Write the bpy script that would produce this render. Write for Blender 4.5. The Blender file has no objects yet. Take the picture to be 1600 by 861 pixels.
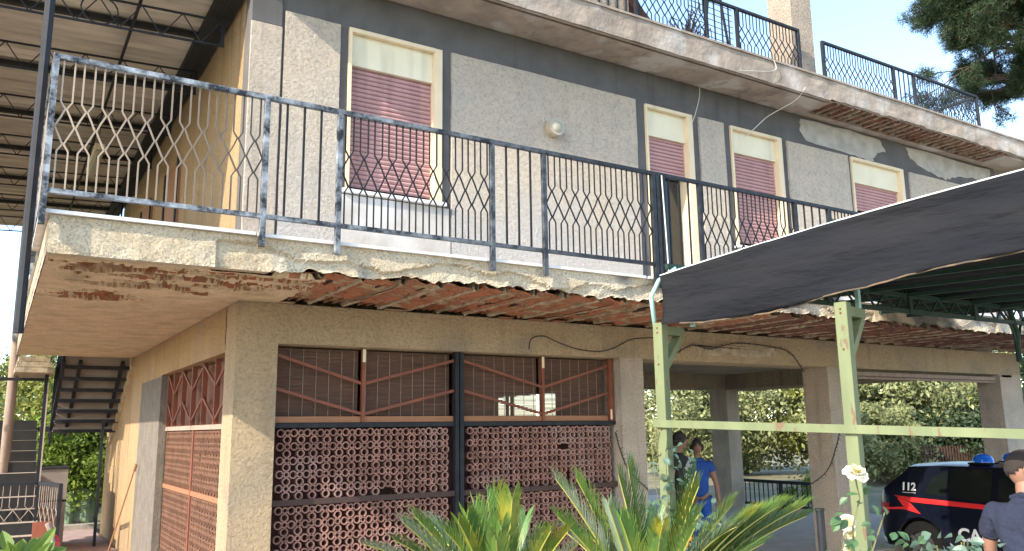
import bpy, bmesh, math, random
import numpy as np
from mathutils import Vector, Matrix
random.seed(7); NR = np.random.default_rng(7)
S = bpy.context.scene; COL = S.collection
# ------------------------------------------------------------ camera, sky, sun, exposure
cam = bpy.data.cameras.new('camera'); co = bpy.data.objects.new('camera', cam); COL.objects.link(co)
cam.sensor_width = 36; cam.lens = 28.9686; cam.clip_start = .05; cam.clip_end = 3000
_R = [[0.8504809, -0.08585423, -0.51895211], [-0.52584638, -0.16307073, -0.83480148], [-0.01295466, 0.98287181, -0.18383468]]
M4 = Matrix(_R).to_4x4(); M4.translation = Vector((0, 0, 1.85)); co.matrix_world = M4
S.camera = co
SUN = Vector((-.84, -.225, .54)).normalized()          # direction towards the sun
w = bpy.data.worlds.new('World'); S.world = w; w.use_nodes = True
wn = w.node_tree.nodes; wl = w.node_tree.links; bg = wn['Background']
sky = wn.new('ShaderNodeTexSky'); sky.sky_type = 'NISHITA'; sky.sun_disc = False
sky.sun_elevation = math.asin(SUN.z); sky.sun_rotation = math.atan2(SUN.x, SUN.y)
sky.altitude = 50; sky.air_density = 1.0; sky.dust_density = .7; sky.ozone_density = 1.2
wl.new(sky.outputs[0], bg.inputs[0]); bg.inputs[1].default_value = 0.15
sl = bpy.data.lights.new('sun', 'SUN'); sl.energy = 2.35; sl.angle = math.radians(.6); sl.color = (1, .90, .74)
so = bpy.data.objects.new('sun', sl); COL.objects.link(so); so.rotation_euler = (-SUN).to_track_quat('-Z', 'Y').to_euler()
S.view_settings.view_transform = 'Standard'; S.view_settings.look = 'None'; S.view_settings.gamma = 1
S.view_settings.exposure = 1.88
S.cycles.max_bounces = 7; S.cycles.diffuse_bounces = 4; S.cycles.transparent_max_bounces = 12
S.cycles.sample_clamp_indirect = 6

# ------------------------------------------------------------ materials
def mat(name, c, rough=.8, c2=None, sc=6, amt=.5, lo=.35, hi=.65, bump=0, bsc=40, bd=.01, metal=0, c3=None, sc3=1.2, lo3=.5, hi3=.6,
        voro=0, streak=0, trans=0, stretch=None, spec=None, detail=6):
    m = bpy.data.materials.new(name); m.use_nodes = True; N = m.node_tree.nodes; L = m.node_tree.links
    P = N['Principled BSDF']; P.inputs['Roughness'].default_value = rough; P.inputs['Metallic'].default_value = metal
    if spec is not None: P.inputs['Specular IOR Level'].default_value = spec
    G = N.new('ShaderNodeNewGeometry'); vec = G.outputs['Position']
    if stretch:
        mp = N.new('ShaderNodeVectorMath'); mp.operation = 'MULTIPLY'; L.new(vec, mp.inputs[0]); mp.inputs[1].default_value = stretch; svec = mp.outputs[0]
    else: svec = vec
    def noise(s, d=detail, v=None):
        n = N.new('ShaderNodeTexNoise'); n.inputs['Scale'].default_value = s; n.inputs['Detail'].default_value = d; L.new(v or svec, n.inputs['Vector']); return n.outputs['Fac']
    def ramp(f, a, b):
        r = N.new('ShaderNodeMapRange'); L.new(f, r.inputs[0]); r.inputs[1].default_value = a; r.inputs[2].default_value = b; return r.outputs[0]
    def mixc(f, a, b):
        x = N.new('ShaderNodeMix'); x.data_type = 'RGBA'; L.new(f, x.inputs[0])
        for i, q in ((6, a), (7, b)):
            if isinstance(q, (tuple, list)): x.inputs[i].default_value = (*q[:3], 1)
            else: L.new(q, x.inputs[i])
        return x.outputs[2]
    cur = tuple(c)
    if c2:
        f = ramp(noise(sc), lo, hi)
        mm = N.new('ShaderNodeMath'); mm.operation = 'MULTIPLY'; L.new(f, mm.inputs[0]); mm.inputs[1].default_value = amt
        cur = mixc(mm.outputs[0], cur, c2)
    if c3: cur = mixc(ramp(noise(sc3, 8), lo3, hi3), cur, c3)
    if streak:          # rain streaks and grime running down the surface
        vm = N.new('ShaderNodeVectorMath'); vm.operation = 'MULTIPLY'; L.new(vec, vm.inputs[0]); vm.inputs[1].default_value = (7, 7, .55)
        f1 = ramp(noise(1.0, 8, vm.outputs[0]), .52, .74); f2 = ramp(noise(.55, 3, vec), .38, .6)
        q = N.new('ShaderNodeMath'); q.operation = 'MULTIPLY'; L.new(f1, q.inputs[0]); L.new(f2, q.inputs[1]); q3 = N.new('ShaderNodeMath'); q3.operation = 'MULTIPLY'; L.new(q.outputs[0], q3.inputs[0]); q3.inputs[1].default_value = streak
        cur = mixc(q3.outputs[0], cur, tuple(v*.35 for v in c))
    if isinstance(cur, tuple): P.inputs['Base Color'].default_value = (*cur, 1)
    else: L.new(cur, P.inputs['Base Color'])
    if bump:
        b = N.new('ShaderNodeBump'); b.inputs['Strength'].default_value = bump; b.inputs['Distance'].default_value = bd
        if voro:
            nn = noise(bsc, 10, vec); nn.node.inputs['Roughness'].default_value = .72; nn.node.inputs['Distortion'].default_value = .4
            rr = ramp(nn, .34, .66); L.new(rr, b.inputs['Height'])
            pit_shade = ramp(nn, .36, .52); pm = N.new('ShaderNodeMath'); pm.operation = 'SUBTRACT'; pm.inputs[0].default_value = 1; L.new(pit_shade, pm.inputs[1])  # pits painted darker to stand in for missing relief shading
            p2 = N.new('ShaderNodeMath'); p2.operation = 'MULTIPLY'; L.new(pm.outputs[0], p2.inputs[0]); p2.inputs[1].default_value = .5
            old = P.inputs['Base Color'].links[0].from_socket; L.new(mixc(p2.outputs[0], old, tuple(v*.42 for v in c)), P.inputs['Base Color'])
        else: L.new(noise(bsc, 5), b.inputs['Height'])
        L.new(b.outputs[0], P.inputs['Normal'])
    if trans:
        T = N.new('ShaderNodeBsdfTranslucent'); X = N.new('ShaderNodeMixShader'); X.inputs[0].default_value = trans
        if isinstance(cur, tuple): T.inputs[0].default_value = (*cur, 1)
        else: L.new(cur, T.inputs[0])
        L.new(P.outputs[0], X.inputs[1]); L.new(T.outputs[0], X.inputs[2]); L.new(X.outputs[0], N['Material Output'].inputs[0])
    return m

M = dict(
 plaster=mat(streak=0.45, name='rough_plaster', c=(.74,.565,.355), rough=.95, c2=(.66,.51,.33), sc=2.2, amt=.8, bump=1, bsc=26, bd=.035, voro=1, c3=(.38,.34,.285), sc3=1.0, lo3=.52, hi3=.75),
 column=mat(streak=0.5, name='column_plaster', c=(.62,.52,.42), rough=.95, c2=(.50,.42,.335), sc=3.5, amt=.8, bump=.85, bsc=36, bd=.022, voro=1, c3=(.40,.365,.33), sc3=1.6, lo3=.55, hi3=.8),
 soffit=mat('soffit_plaster', (.66,.52,.34), .9, (.50,.39,.24), 6, .8, bump=.7, bsc=30, bd=.01, voro=1, c3=(.42,.34,.21), sc3=3.5, lo3=.52, hi3=.7),
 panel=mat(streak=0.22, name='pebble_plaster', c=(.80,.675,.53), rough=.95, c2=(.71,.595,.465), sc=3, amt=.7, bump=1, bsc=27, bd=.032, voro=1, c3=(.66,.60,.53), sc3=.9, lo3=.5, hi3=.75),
 band=mat(streak=0.5, name='dark_band', c=(.085,.080,.078), rough=.9, c2=(.13,.122,.118), sc=2.5, amt=.7, bump=.35, bsc=25, bd=.004),
 lowwall=mat(streak=0.6, name='pale_lower_plaster', c=(.52,.49,.44), rough=.9, c2=(.36,.31,.26), sc=2.4, amt=.8, bump=.5, bsc=30, bd=.008, c3=(.62,.60,.57), sc3=1.4, lo3=.5, hi3=.7),
 peel=mat('old_plaster', (.42,.39,.34), .95, (.26,.24,.21), 5, .7, bump=.6, bsc=20, bd=.01),
 fascia=mat(streak=0.8, name='roof_fascia', c=(.36,.29,.23), rough=.95, c2=(.22,.175,.14), sc=3, amt=.9, bump=.6, bsc=25, bd=.012, c3=(.44,.39,.34), sc3=1.5, lo3=.52, hi3=.62),
 marble=mat(streak=0.5, name='marble_edge', c=(.78,.76,.74), rough=.5, c2=(.5,.47,.43), sc=7, amt=.6),
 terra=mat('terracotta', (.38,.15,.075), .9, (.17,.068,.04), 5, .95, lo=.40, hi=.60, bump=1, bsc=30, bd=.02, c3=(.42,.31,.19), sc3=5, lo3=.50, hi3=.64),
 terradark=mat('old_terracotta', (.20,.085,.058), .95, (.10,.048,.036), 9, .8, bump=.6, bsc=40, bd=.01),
 joist=mat('broken_concrete', (.46,.38,.27), .95, (.24,.19,.135), 12, .9, bump=1, bsc=35, bd=.012),
 crack=mat('void_shade', (.05,.042,.035), 1),  # near-black colour paints the shade inside voids and broken holes
 pink=mat(streak=0.5, name='pink_shutter', c=(.46,.26,.25), rough=.8, c2=(.38,.21,.205), sc=3, amt=.6, c3=(.50,.28,.27), sc3=9, lo3=.6, hi3=.75),
 cream=mat(streak=0.35, name='cream_paint', c=(.74,.66,.47), rough=.6, c2=(.64,.55,.38), sc=2.5, amt=.5),
 frame=mat(streak=0.4, name='cream_reveal', c=(.72,.58,.38), rough=.7, c2=(.60,.48,.32), sc=4, amt=.5),
 dark=mat('dark_void', (.012,.012,.014), .5),
 glass=mat('window_glass', (.015,.018,.02), .06),
 rebar=mat('rusty_rebar', (.16,.06,.03), .9, (.08,.035,.02), 12, .9), iron=mat('black_iron', (.012,.013,.017), .6, (.028,.03,.036), 8, .6, spec=.3),
 rust=mat('red_brown_iron', (.21,.062,.03), .6, (.13,.04,.025), 5, .7),
 wood=mat('sill_wood', (.30,.135,.06), .6, (.22,.10,.05), 4, .7, stretch=(1,1,12)),
 clay=mat('clay_ring', (.34,.18,.14), .9, (.20,.105,.08), 11, .95, lo=.4, hi=.6, c3=(.34,.22,.19), sc3=3, lo3=.52, hi3=.75, bump=.3, bsc=60, bd=.004),
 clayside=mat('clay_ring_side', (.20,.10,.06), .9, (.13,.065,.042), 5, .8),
 curtain=mat('red_curtain', (.11,.045,.036), .95, (.038,.016,.015), 2.5, .8),
 bamboo=mat('bamboo_blind', (.145,.075,.048), .8, (.08,.045,.032), 14, .8, stretch=(.3,.3,6)),
 string=mat('blind_string', (.30,.24,.19), .9),
 green=mat(streak=0.6, name='pale_green_paint', c=(.155,.18,.085), rough=.65, c2=(.10,.125,.055), sc=5, amt=.7, bump=.25, bsc=30, bd=.003, stretch=(1,1,.35), c3=(.13,.085,.045), sc3=16, lo3=.64, hi3=.67),
 dgreen=mat('dark_green_iron', (.006,.026,.018), .7, (.012,.045,.032), 5, .6),
 mint=mat('mint_pipe', (.30,.50,.44), .5, (.2,.36,.33), 6, .6),
 cloth=mat('navy_shade_cloth', (.0095,.0105,.0140), .9, (.016,.0165,.019), 2, .9, bump=.9, bsc=1.7, bd=.16, stretch=(.5,.5,2.2), c3=(.025,.021,.019), sc3=1.3, lo3=.60, hi3=.72, spec=.15),
 hem=mat('pale_cloth_hem', (.62,.66,.64), .7, (.4,.42,.38), 8, .6),
 dirt=mat('dirty_hem', (.16,.11,.06), .9, (.06,.05,.04), 12, .9),
 corr=mat('fibre_cement_sheet', (.60,.52,.43), .95, (.34,.29,.24), 3.2, .9, bump=.5, bsc=10, bd=.01, stretch=(.35,3,1), c3=(.34,.28,.22), sc3=3.2, lo3=.62, hi3=.72),
 pole=mat('grey_wood_pole', (.33,.25,.20), .9, (.22,.16,.12), 5, .7, stretch=(3,3,.4)),
 tread=mat('stair_tread', (.27,.235,.205), .85, (.19,.165,.145), 4, .7),
 riser=mat('dark_riser', (.012,.012,.013), .8, (.022,.021,.021), 6, .7),
 nose=mat('stair_nosing', (.45,.37,.31), .8, (.30,.24,.2), 6, .7),
 ochre=mat(streak=0.7, name='ochre_side_plaster', c=(.47,.315,.165), rough=.95, c2=(.38,.255,.135), sc=1.8, amt=.8, bump=.8, bsc=26, bd=.02, voro=1, stretch=(1,1,.5), c3=(.40,.30,.20), sc3=1.3, lo3=.55, hi3=.75),
 paving=mat('pink_paving', (.42,.29,.26), .85, (.24,.17,.155), 4, .7),
 floor=mat('porch_floor', (.46,.40,.33), .8, (.34,.30,.25), 3, .7),
 ground=mat('garden_soil', (.24,.195,.13), 1, (.12,.13,.06), .9, .9, bump=.5, bsc=8, bd=.03),
 white=mat('white_plastic', (.75,.74,.70), .5),
 lampglass=mat('lamp_glass', (.36,.32,.24), .35),
 cable=mat('pale_cable', (.52,.49,.42), .7), bcable=mat('dark_cable', (.05,.042,.036), .8),
 skin=mat('skin', (.34,.18,.12), .6, (.33,.16,.10), 30, .5), skin2=mat('tanned_skin', (.22,.115,.075), .6, (.26,.13,.085), 30, .5),
 hair=mat('dark_hair', (.018,.013,.011), .7, (.035,.024,.018), 60, .8, bump=.6, bsc=200, bd=.002),
 buzz=mat('cropped_hair', (.026,.018,.014), .9, (.012,.009,.008), 120, .8, bump=.5, bsc=300, bd=.002),
 blue=mat('royal_blue_cloth', (.010,.065,.30), .85, (.008,.045,.20), 4, .7, bump=.4, bsc=9, bd=.02),
 black=mat('black_cloth', (.016,.016,.020), .85), uniform=mat('navy_uniform', (.013,.018,.040), .92, (.008,.012,.028), 5, .8, bump=1, bsc=9, bd=.05),
 piping=mat('red_piping', (.42,.03,.03), .7), printw=mat('pale_print', (.55,.56,.60), .8),
 carpaint=mat('car_navy', (.003,.0045,.012), .25, spec=.3), carred=mat('car_red', (.55,.018,.02), .35), carwhite=mat('car_white', (.72,.72,.72), .5),
 carglass=mat('car_glass', (.006,.009,.009), .06, spec=.35), tyre=mat('tyre', (.007,.007,.007), .9, spec=.1), rim=mat('wheel_rim', (.022,.022,.024), .5),
 beacon=mat('beacon_blue', (.008,.10,.48), .12), redlamp=mat('tail_lamp', (.25,.01,.01), .15), grey_strip=mat('grey_pier', (.26,.225,.185), .95, (.19,.165,.14), 6, .8, bump=.9, bsc=36, bd=.02, voro=1),
 pillar=mat('terrace_plaster', (.44,.36,.28), .95, (.36,.29,.225), 4, .8, bump=.8, bsc=30, bd=.02, voro=1), brass=mat('cap_beam', (.4,.33,.22), .9), seat=mat('pale_seat', (.35,.34,.31), .8),
 bark=mat('bark', (.13,.09,.065), .95, (.07,.05,.038), 8, .8, bump=1, bsc=18, bd=.03),
 pine=mat('pine_needles', (.045,.075,.028), .8, (.022,.042,.016), 2.2, .9, trans=.25, c3=(.10,.075,.035), sc3=2.2, lo3=.62, hi3=.7),
 olive=mat('olive_leaves', (.33,.35,.09), .6, (.12,.15,.04), 1.8, .9, lo=.42, hi=.6, trans=.35),
 olive2=mat('silver_leaves', (.36,.38,.17), .6, (.15,.17,.065), 1.8, .9, lo=.42, hi=.6, trans=.3),
 shrub=mat('fresh_leaves', (.24,.33,.045), .6, (.10,.17,.03), 2, .9, trans=.4),
 darkleaf=mat('dark_leaves', (.05,.085,.03), .6, (.02,.038,.018), 2, .9, trans=.25),
 cycas=mat('cycad_leaflets', (.10,.20,.045), .38, (.21,.29,.05), 5, .9, lo=.45, hi=.68, trans=.2, c3=(.30,.22,.04), sc3=7, lo3=.66, hi3=.74),
 cyspale=mat('pale_cycad_leaflets', (.24,.31,.22), .4, (.12,.19,.07), 8, .8, trans=.2),
 rachis=mat('cycad_rachis', (.36,.34,.07), .5),
 cystip=mat('yellow_cycad_leaflets', (.13,.20,.025), .4, (.34,.32,.04), 6, .9, lo=.42, hi=.6, trans=.25), rose=mat('white_petals', (.80,.78,.66), .7, (.74,.70,.50), 18, .7, trans=.3), rosec=mat('rose_heart', (.70,.58,.28), .7, trans=.3),
 rleaf=mat('rose_leaves', (.075,.15,.055), .45, (.05,.10,.05), 15, .8, trans=.2), rleaf2=mat('blue_green_leaves', (.10,.17,.12), .4, (.06,.11,.08), 12, .8, trans=.15),
 stem=mat('rose_stem', (.14,.13,.05), .7), orange=mat('orange_berries', (.55,.20,.02), .6), brick=mat('brick_red_fence', (.085,.035,.025), .85, (.04,.035,.02), 5, .7),
 redobj=mat('red_plastic', (.45,.03,.025), .5), redbrown=mat('red_brown_board', (.28,.07,.03), .7, (.2,.05,.025), 6, .7, stretch=(6,6,.6)),
 parasol=mat('brown_parasol', (.13,.042,.032), .85, (.09,.03,.024), 3, .7, trans=.25), net=mat('green_net', (.12,.20,.15), .8, (.30,.38,.25), 14, .9, trans=.3),
)
def railmat():
    m = mat('weathered_railing', (.008,.010,.014), .55, (.022,.027,.035), 14, .9, spec=.3)
    N = m.node_tree.nodes; L = m.node_tree.links; P = N['Principled BSDF']
    src = P.inputs['Base Color'].links[0].from_socket
    G = N.new('ShaderNodeNewGeometry'); sx = N.new('ShaderNodeSeparateXYZ'); L.new(G.outputs['Position'], sx.inputs[0])
    mr = N.new('ShaderNodeMapRange'); L.new(sx.outputs[0], mr.inputs[0]); mr.inputs[1].default_value = 5.2; mr.inputs[2].default_value = 1.2; mr.inputs[3].default_value = .02; mr.inputs[4].default_value = .92
    nz = N.new('ShaderNodeTexNoise'); nz.inputs['Scale'].default_value = 9; nz.inputs['Detail'].default_value = 9; nz.inputs['Roughness'].default_value = .7; L.new(G.outputs['Position'], nz.inputs['Vector'])
    a = N.new('ShaderNodeMapRange'); L.new(nz.outputs[0], a.inputs[0]); a.inputs[1].default_value = .40; a.inputs[2].default_value = .66
    sn = N.new('ShaderNodeSeparateXYZ'); L.new(G.outputs['Normal'], sn.inputs[0])
    mu = N.new('ShaderNodeMath'); mu.operation = 'MULTIPLY'; L.new(mr.outputs[0], mu.inputs[0]); L.new(a.outputs[0], mu.inputs[1])
    mx = N.new('ShaderNodeMix'); mx.data_type = 'RGBA'; L.new(mu.outputs[0], mx.inputs[0]); L.new(src, mx.inputs[6]); mx.inputs[7].default_value = (.42,.46,.50,1)
    L.new(mx.outputs[2], P.inputs['Base Color']); return m
M['rail'] = railmat()
def rodmat():
    m = mat('railing_rod', (.009,.010,.012), .65, (.022,.02,.018), 10, .8, spec=.3)
    N = m.node_tree.nodes; L = m.node_tree.links; P = N['Principled BSDF']; src = P.inputs['Base Color'].links[0].from_socket
    G = N.new('ShaderNodeNewGeometry'); sx = N.new('ShaderNodeSeparateXYZ'); L.new(G.outputs['Position'], sx.inputs[0])
    mr = N.new('ShaderNodeMapRange'); L.new(sx.outputs[0], mr.inputs[0]); mr.inputs[1].default_value = 1.7; mr.inputs[2].default_value = .2; mr.inputs[3].default_value = 0; mr.inputs[4].default_value = .9  # left-end rods tinted light rust, with sunlight put into the colour
    mx = N.new('ShaderNodeMix'); mx.data_type = 'RGBA'; L.new(mr.outputs[0], mx.inputs[0]); L.new(src, mx.inputs[6]); mx.inputs[7].default_value = (.46,.36,.27,1)
    L.new(mx.outputs[2], P.inputs['Base Color']); return m
M['rod'] = rodmat()
def slabmat():
    m = mat('white_roughcast', (.90,.79,.60), .95, (.74,.57,.36), 3.2, .8, bump=.9, bsc=44, bd=.02, voro=1)
    N = m.node_tree.nodes; L = m.node_tree.links; P = N['Principled BSDF']; src = P.inputs['Base Color'].links[0].from_socket
    G = N.new('ShaderNodeNewGeometry'); sx = N.new('ShaderNodeSeparateXYZ'); L.new(G.outputs['Position'], sx.inputs[0])
    nz = N.new('ShaderNodeTexNoise'); nz.inputs['Scale'].default_value = 2.4; nz.inputs['Detail'].default_value = 9; L.new(G.outputs['Position'], nz.inputs['Vector'])
    mr = N.new('ShaderNodeMapRange'); L.new(sx.outputs[0], mr.inputs[0]); mr.inputs[1].default_value = 1; mr.inputs[2].default_value = 8; mr.inputs[3].default_value = -.26; mr.inputs[4].default_value = .03
    ad = N.new('ShaderNodeMath'); ad.operation = 'ADD'; L.new(mr.outputs[0], ad.inputs[0]); L.new(nz.outputs[0], ad.inputs[1])
    r = N.new('ShaderNodeMapRange'); L.new(ad.outputs[0], r.inputs[0]); r.inputs[1].default_value = .46; r.inputs[2].default_value = .62
    mx = N.new('ShaderNodeMix'); mx.data_type = 'RGBA'; L.new(r.outputs[0], mx.inputs[0]); L.new(src, mx.inputs[6]); mx.inputs[7].default_value = (.27,.25,.225,1)
    # darker tone in the pits between the pebbles
    v = N.new('ShaderNodeTexVoronoi'); v.inputs['Scale'].default_value = 70; L.new(G.outputs['Position'], v.inputs['Vector'])
    vr = N.new('ShaderNodeMapRange'); L.new(v.outputs['Distance'], vr.inputs[0]); vr.inputs[1].default_value = .55; vr.inputs[2].default_value = .85
    vm = N.new('ShaderNodeMath'); vm.operation = 'MULTIPLY'; vm.inputs[1].default_value = .45; L.new(vr.outputs[0], vm.inputs[0])
    m2 = N.new('ShaderNodeMix'); m2.data_type = 'RGBA'; L.new(vm.outputs[0], m2.inputs[0]); L.new(mx.outputs[2], m2.inputs[6]); m2.inputs[7].default_value = (.16,.14,.10,1)
    L.new(m2.outputs[2], P.inputs['Base Color']); return m
M['slab'] = slabmat()
def pale_foot():        # paler tone spreading up the foot of the rough panels
    m = M['panel']; N = m.node_tree.nodes; L = m.node_tree.links; P = N['Principled BSDF']; src = P.inputs['Base Color'].links[0].from_socket
    G = N.new('ShaderNodeNewGeometry'); sx = N.new('ShaderNodeSeparateXYZ'); L.new(G.outputs['Position'], sx.inputs[0])
    nz = N.new('ShaderNodeTexNoise'); nz.inputs['Scale'].default_value = 1.7; nz.inputs['Detail'].default_value = 9; L.new(G.outputs['Position'], nz.inputs['Vector'])
    a = N.new('ShaderNodeMath'); a.operation = 'MULTIPLY_ADD'; L.new(nz.outputs[0], a.inputs[0]); a.inputs[1].default_value = 2.2; L.new(sx.outputs[2], a.inputs[2])
    r = N.new('ShaderNodeMapRange'); L.new(a.outputs[0], r.inputs[0]); r.inputs[1].default_value = 5.9; r.inputs[2].default_value = 4.9; r.inputs[3].default_value = 0; r.inputs[4].default_value = .75
    mx = N.new('ShaderNodeMix'); mx.data_type = 'RGBA'; L.new(r.outputs[0], mx.inputs[0]); L.new(src, mx.inputs[6]); mx.inputs[7].default_value = (.68,.655,.625,1); L.new(mx.outputs[2], P.inputs['Base Color'])
pale_foot()

# ------------------------------------------------------------ mesh + scene helpers
class MB:
    def __init__(s): s.v = []; s.f = []; s.m = []
    def add(s, vs, fs, mi=0):
        o = len(s.v); s.v += [tuple(q) for q in vs]; s.f += [tuple(i + o for i in f) for f in fs]; s.m += [mi] * len(fs); return s
    def box(s, x0, x1, y0, y1, z0, z1, mi=0):
        v = [(x, y, z) for z in (z0, z1) for y in (y0, y1) for x in (x0, x1)]
        return s.add(v, [(0,2,3,1),(4,5,7,6),(0,1,5,4),(2,6,7,3),(0,4,6,2),(1,3,7,5)], mi)
    def bar(s, p, q, w, h=None, mi=0, up=(0,0,1)):
        h = h or w; p = Vector(p); q = Vector(q); d = (q - p).normalized(); u = Vector(up)
        if abs(d.dot(u)) > .98: u = Vector((0,1,0))
        a = d.cross(u).normalized() * w / 2; b = a.cross(d).normalized() * h / 2
        v = [p-a-b, p+a-b, p+a+b, p-a+b, q-a-b, q+a-b, q+a+b, q-a+b]
        return s.add(v, [(0,3,2,1),(4,5,6,7),(0,1,5,4),(1,2,6,5),(2,3,7,6),(3,0,4,7)], mi)
    def tube(s, pts, r, n=5, mi=0, cap=True):
        pts = [Vector(p) for p in pts]; rr = r if isinstance(r, (list, tuple)) else [r] * len(pts); rings = []; a = None
        for i, p in enumerate(pts):
            d = (pts[min(i+1, len(pts)-1)] - pts[max(i-1, 0)]).normalized()
            if a is None: a = d.orthogonal().normalized()
            else: a = (a - d * a.dot(d)).normalized()
            b = d.cross(a)
            rings.append([p + (a * math.cos(2*math.pi*k/n) + b * math.sin(2*math.pi*k/n)) * rr[i] for k in range(n)])
        v = [q for R in rings for q in R]; f = []
        for i in range(len(pts)-1):
            for k in range(n): f.append((i*n+k, i*n+(k+1)%n, (i+1)*n+(k+1)%n, (i+1)*n+k))
        if cap: f += [tuple(range(n))[::-1], tuple((len(pts)-1)*n + k for k in range(n))]
        return s.add(v, f, mi)
    def sphere(s, c, r, n=10, m=7, mi=0, sq=(1,1,1)):
        v = []; f = []
        for j in range(m+1):
            t = math.pi * j / m
            for k in range(n):
                a = 2*math.pi*k/n; v.append((c[0]+r*sq[0]*math.sin(t)*math.cos(a), c[1]+r*sq[1]*math.sin(t)*math.sin(a), c[2]+r*sq[2]*math.cos(t)))
        for j in range(m):
            for k in range(n): f.append((j*n+k, (j+1)*n+k, (j+1)*n+(k+1)%n, j*n+(k+1)%n))
        return s.add(v, f, mi)
    def grid(s, F, nu, nv, mi=0):
        v = [F(i/nu, j/nv) for j in range(nv+1) for i in range(nu+1)]
        f = [(j*(nu+1)+i, j*(nu+1)+i+1, (j+1)*(nu+1)+i+1, (j+1)*(nu+1)+i) for j in range(nv) for i in range(nu)]
        return s.add(v, f, mi)
    def build(s, name, m, parent=None, smooth=False, bevel=0, **tags):
        me = bpy.data.meshes.new(name); L = LOC(parent)
        me.from_pydata([(a-L[0], b-L[1], c-L[2]) for a, b, c in s.v], [], s.f)
        for q in (m if isinstance(m, (list, tuple)) else [m]): me.materials.append(M[q] if isinstance(q, str) else q)
        if any(s.m): me.polygons.foreach_set('material_index', s.m)
        if smooth: me.polygons.foreach_set('use_smooth', [True]*len(me.polygons))
        me.update(); o = bpy.data.objects.new(name, me); COL.objects.link(o)
        if parent is not None: o.parent = parent
        _loc[o.name] = L
        if bevel:
            b = o.modifiers.new('bevel', 'BEVEL'); b.width = bevel; b.segments = 2; b.limit_method = 'ANGLE'
        for k, val in tags.items(): o[{'cat':'category'}.get(k, k)] = val
        return o
_loc = {}
def LOC(o): return (0,0,0) if o is None else _loc[o.name]
def thing(name, label, cat, loc=(0,0,0), group=None):
    o = bpy.data.objects.new(name, None); COL.objects.link(o); o.location = loc; o.empty_display_size = .2; _loc[o.name] = tuple(loc)
    o['label'] = label; o['category'] = cat
    if group: o['group'] = group
    return o
def copy_tree(o, parent=None, dl=None):
    c = o.copy(); COL.objects.link(c); c.parent = parent
    for ch in [k for k in bpy.data.objects if k.parent == o]: copy_tree(ch, c)
    return c
def holes(mb, axis, u0, u1, z0, z1, hs, a, b, mi=0):
    us = sorted({u0, u1, *[h[0] for h in hs], *[h[1] for h in hs]}); zs = sorted({z0, z1, *[h[2] for h in hs], *[h[3] for h in hs]})
    us = [u for u in us if u0 <= u <= u1]
    for ua, ub in zip(us, us[1:]):
        run = None
        for za, zb in zip(zs, zs[1:]):
            cu = (ua+ub)/2; cz = (za+zb)/2
            inh = any(h[0] < cu < h[1] and h[2] < cz < h[3] for h in hs)
            if not inh: run = (run[0], zb) if run else (za, zb)
            if inh or zb == zs[-1]:
                if run:
                    if axis == 'y': mb.box(ua, ub, a, b, run[0], run[1], mi)
                    else: mb.box(a, b, ua, ub, run[0], run[1], mi)
                run = None
    return mb
def fbm(x, y=0.0, z=0.0, seed=0):
    from mathutils import noise
    return noise.fractal(Vector((x+seed*17.3, y+seed*3.1, z)), 1.0, 2.0, 4)
def text_mesh(name, body, size, m, parent, origin, rot, extrude=.002, bold=True):
    cu = bpy.data.curves.new(name, 'FONT'); cu.body = body; cu.size = size; cu.extrude = extrude; cu.offset = size*.03 if bold else 0
    tmp = bpy.data.objects.new('tmp_text', cu); COL.objects.link(tmp); dg = bpy.context.evaluated_depsgraph_get()
    me = bpy.data.meshes.new_from_object(tmp.evaluated_get(dg)); bpy.data.objects.remove(tmp)
    me.materials.clear(); me.materials.append(M[m]); me.transform(Matrix.Translation(Vector(origin)-Vector(LOC(parent))) @ rot.to_4x4())
    o = bpy.data.objects.new(name, me); COL.objects.link(o); o.parent = parent; _loc[o.name] = LOC(parent); return o
# ------------------------------------------------------------ the setting
g = MB(); g.grid(lambda u, v: (-900+1800*u, -700+1800*v, -.12), 8, 8); g.build('ground', 'ground', kind='structure')
g = MB(); g.box(-1.6, 1.86, 4.5, 26, -.3, .012); g.build('paved_path', 'paving', kind='structure')
g = MB(); g.box(1.9, 15.85, 8.02, 18, -.3, .02); g.build('porch_floor', 'floor', kind='structure')
g = MB(); g.box(1.87, 18, -9, 8.0, -.3, -.112); g.build('driveway', mat('pale_drive', (.54,.48,.40), .95, (.42,.37,.30), 5, .8), kind='structure')  # made pale and widened over soil to bounce sun onto the house

# ------------------------------------------------------------ the house
house = thing('house', 'two-storey stucco house with a crumbling balcony and exposed clay blocks', 'house', (1.883, 8, 0))
XC = 1.883; ZS = 3.10; ZT = 3.375; YF = 6.44; YW = 8.0; XE = 15.9; YB = 18.0
# ground floor columns and beams
def col(x0, x1, y0, y1, z0=0, z1=2.706, m='column', nm='column'):
    b = MB(); b.box(x0, x1, y0, y1, z0, z1); return b.build(nm, m, house)
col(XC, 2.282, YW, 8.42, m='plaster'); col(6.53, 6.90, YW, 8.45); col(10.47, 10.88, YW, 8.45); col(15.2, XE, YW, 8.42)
col(14.60, 15.00, 14.0, 14.55); col(10.5, 10.9, 14.0, 14.4)
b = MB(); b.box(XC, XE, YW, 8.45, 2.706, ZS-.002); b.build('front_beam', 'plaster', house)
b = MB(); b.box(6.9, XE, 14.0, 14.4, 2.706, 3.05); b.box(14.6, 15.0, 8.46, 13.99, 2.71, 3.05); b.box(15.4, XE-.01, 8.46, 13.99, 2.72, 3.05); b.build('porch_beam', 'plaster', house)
b = MB(); b.box(XC+.01, XE-.01, 8.46, YB, 3.052, 3.36); b.build('porch_ceiling', 'plaster', house)
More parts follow.
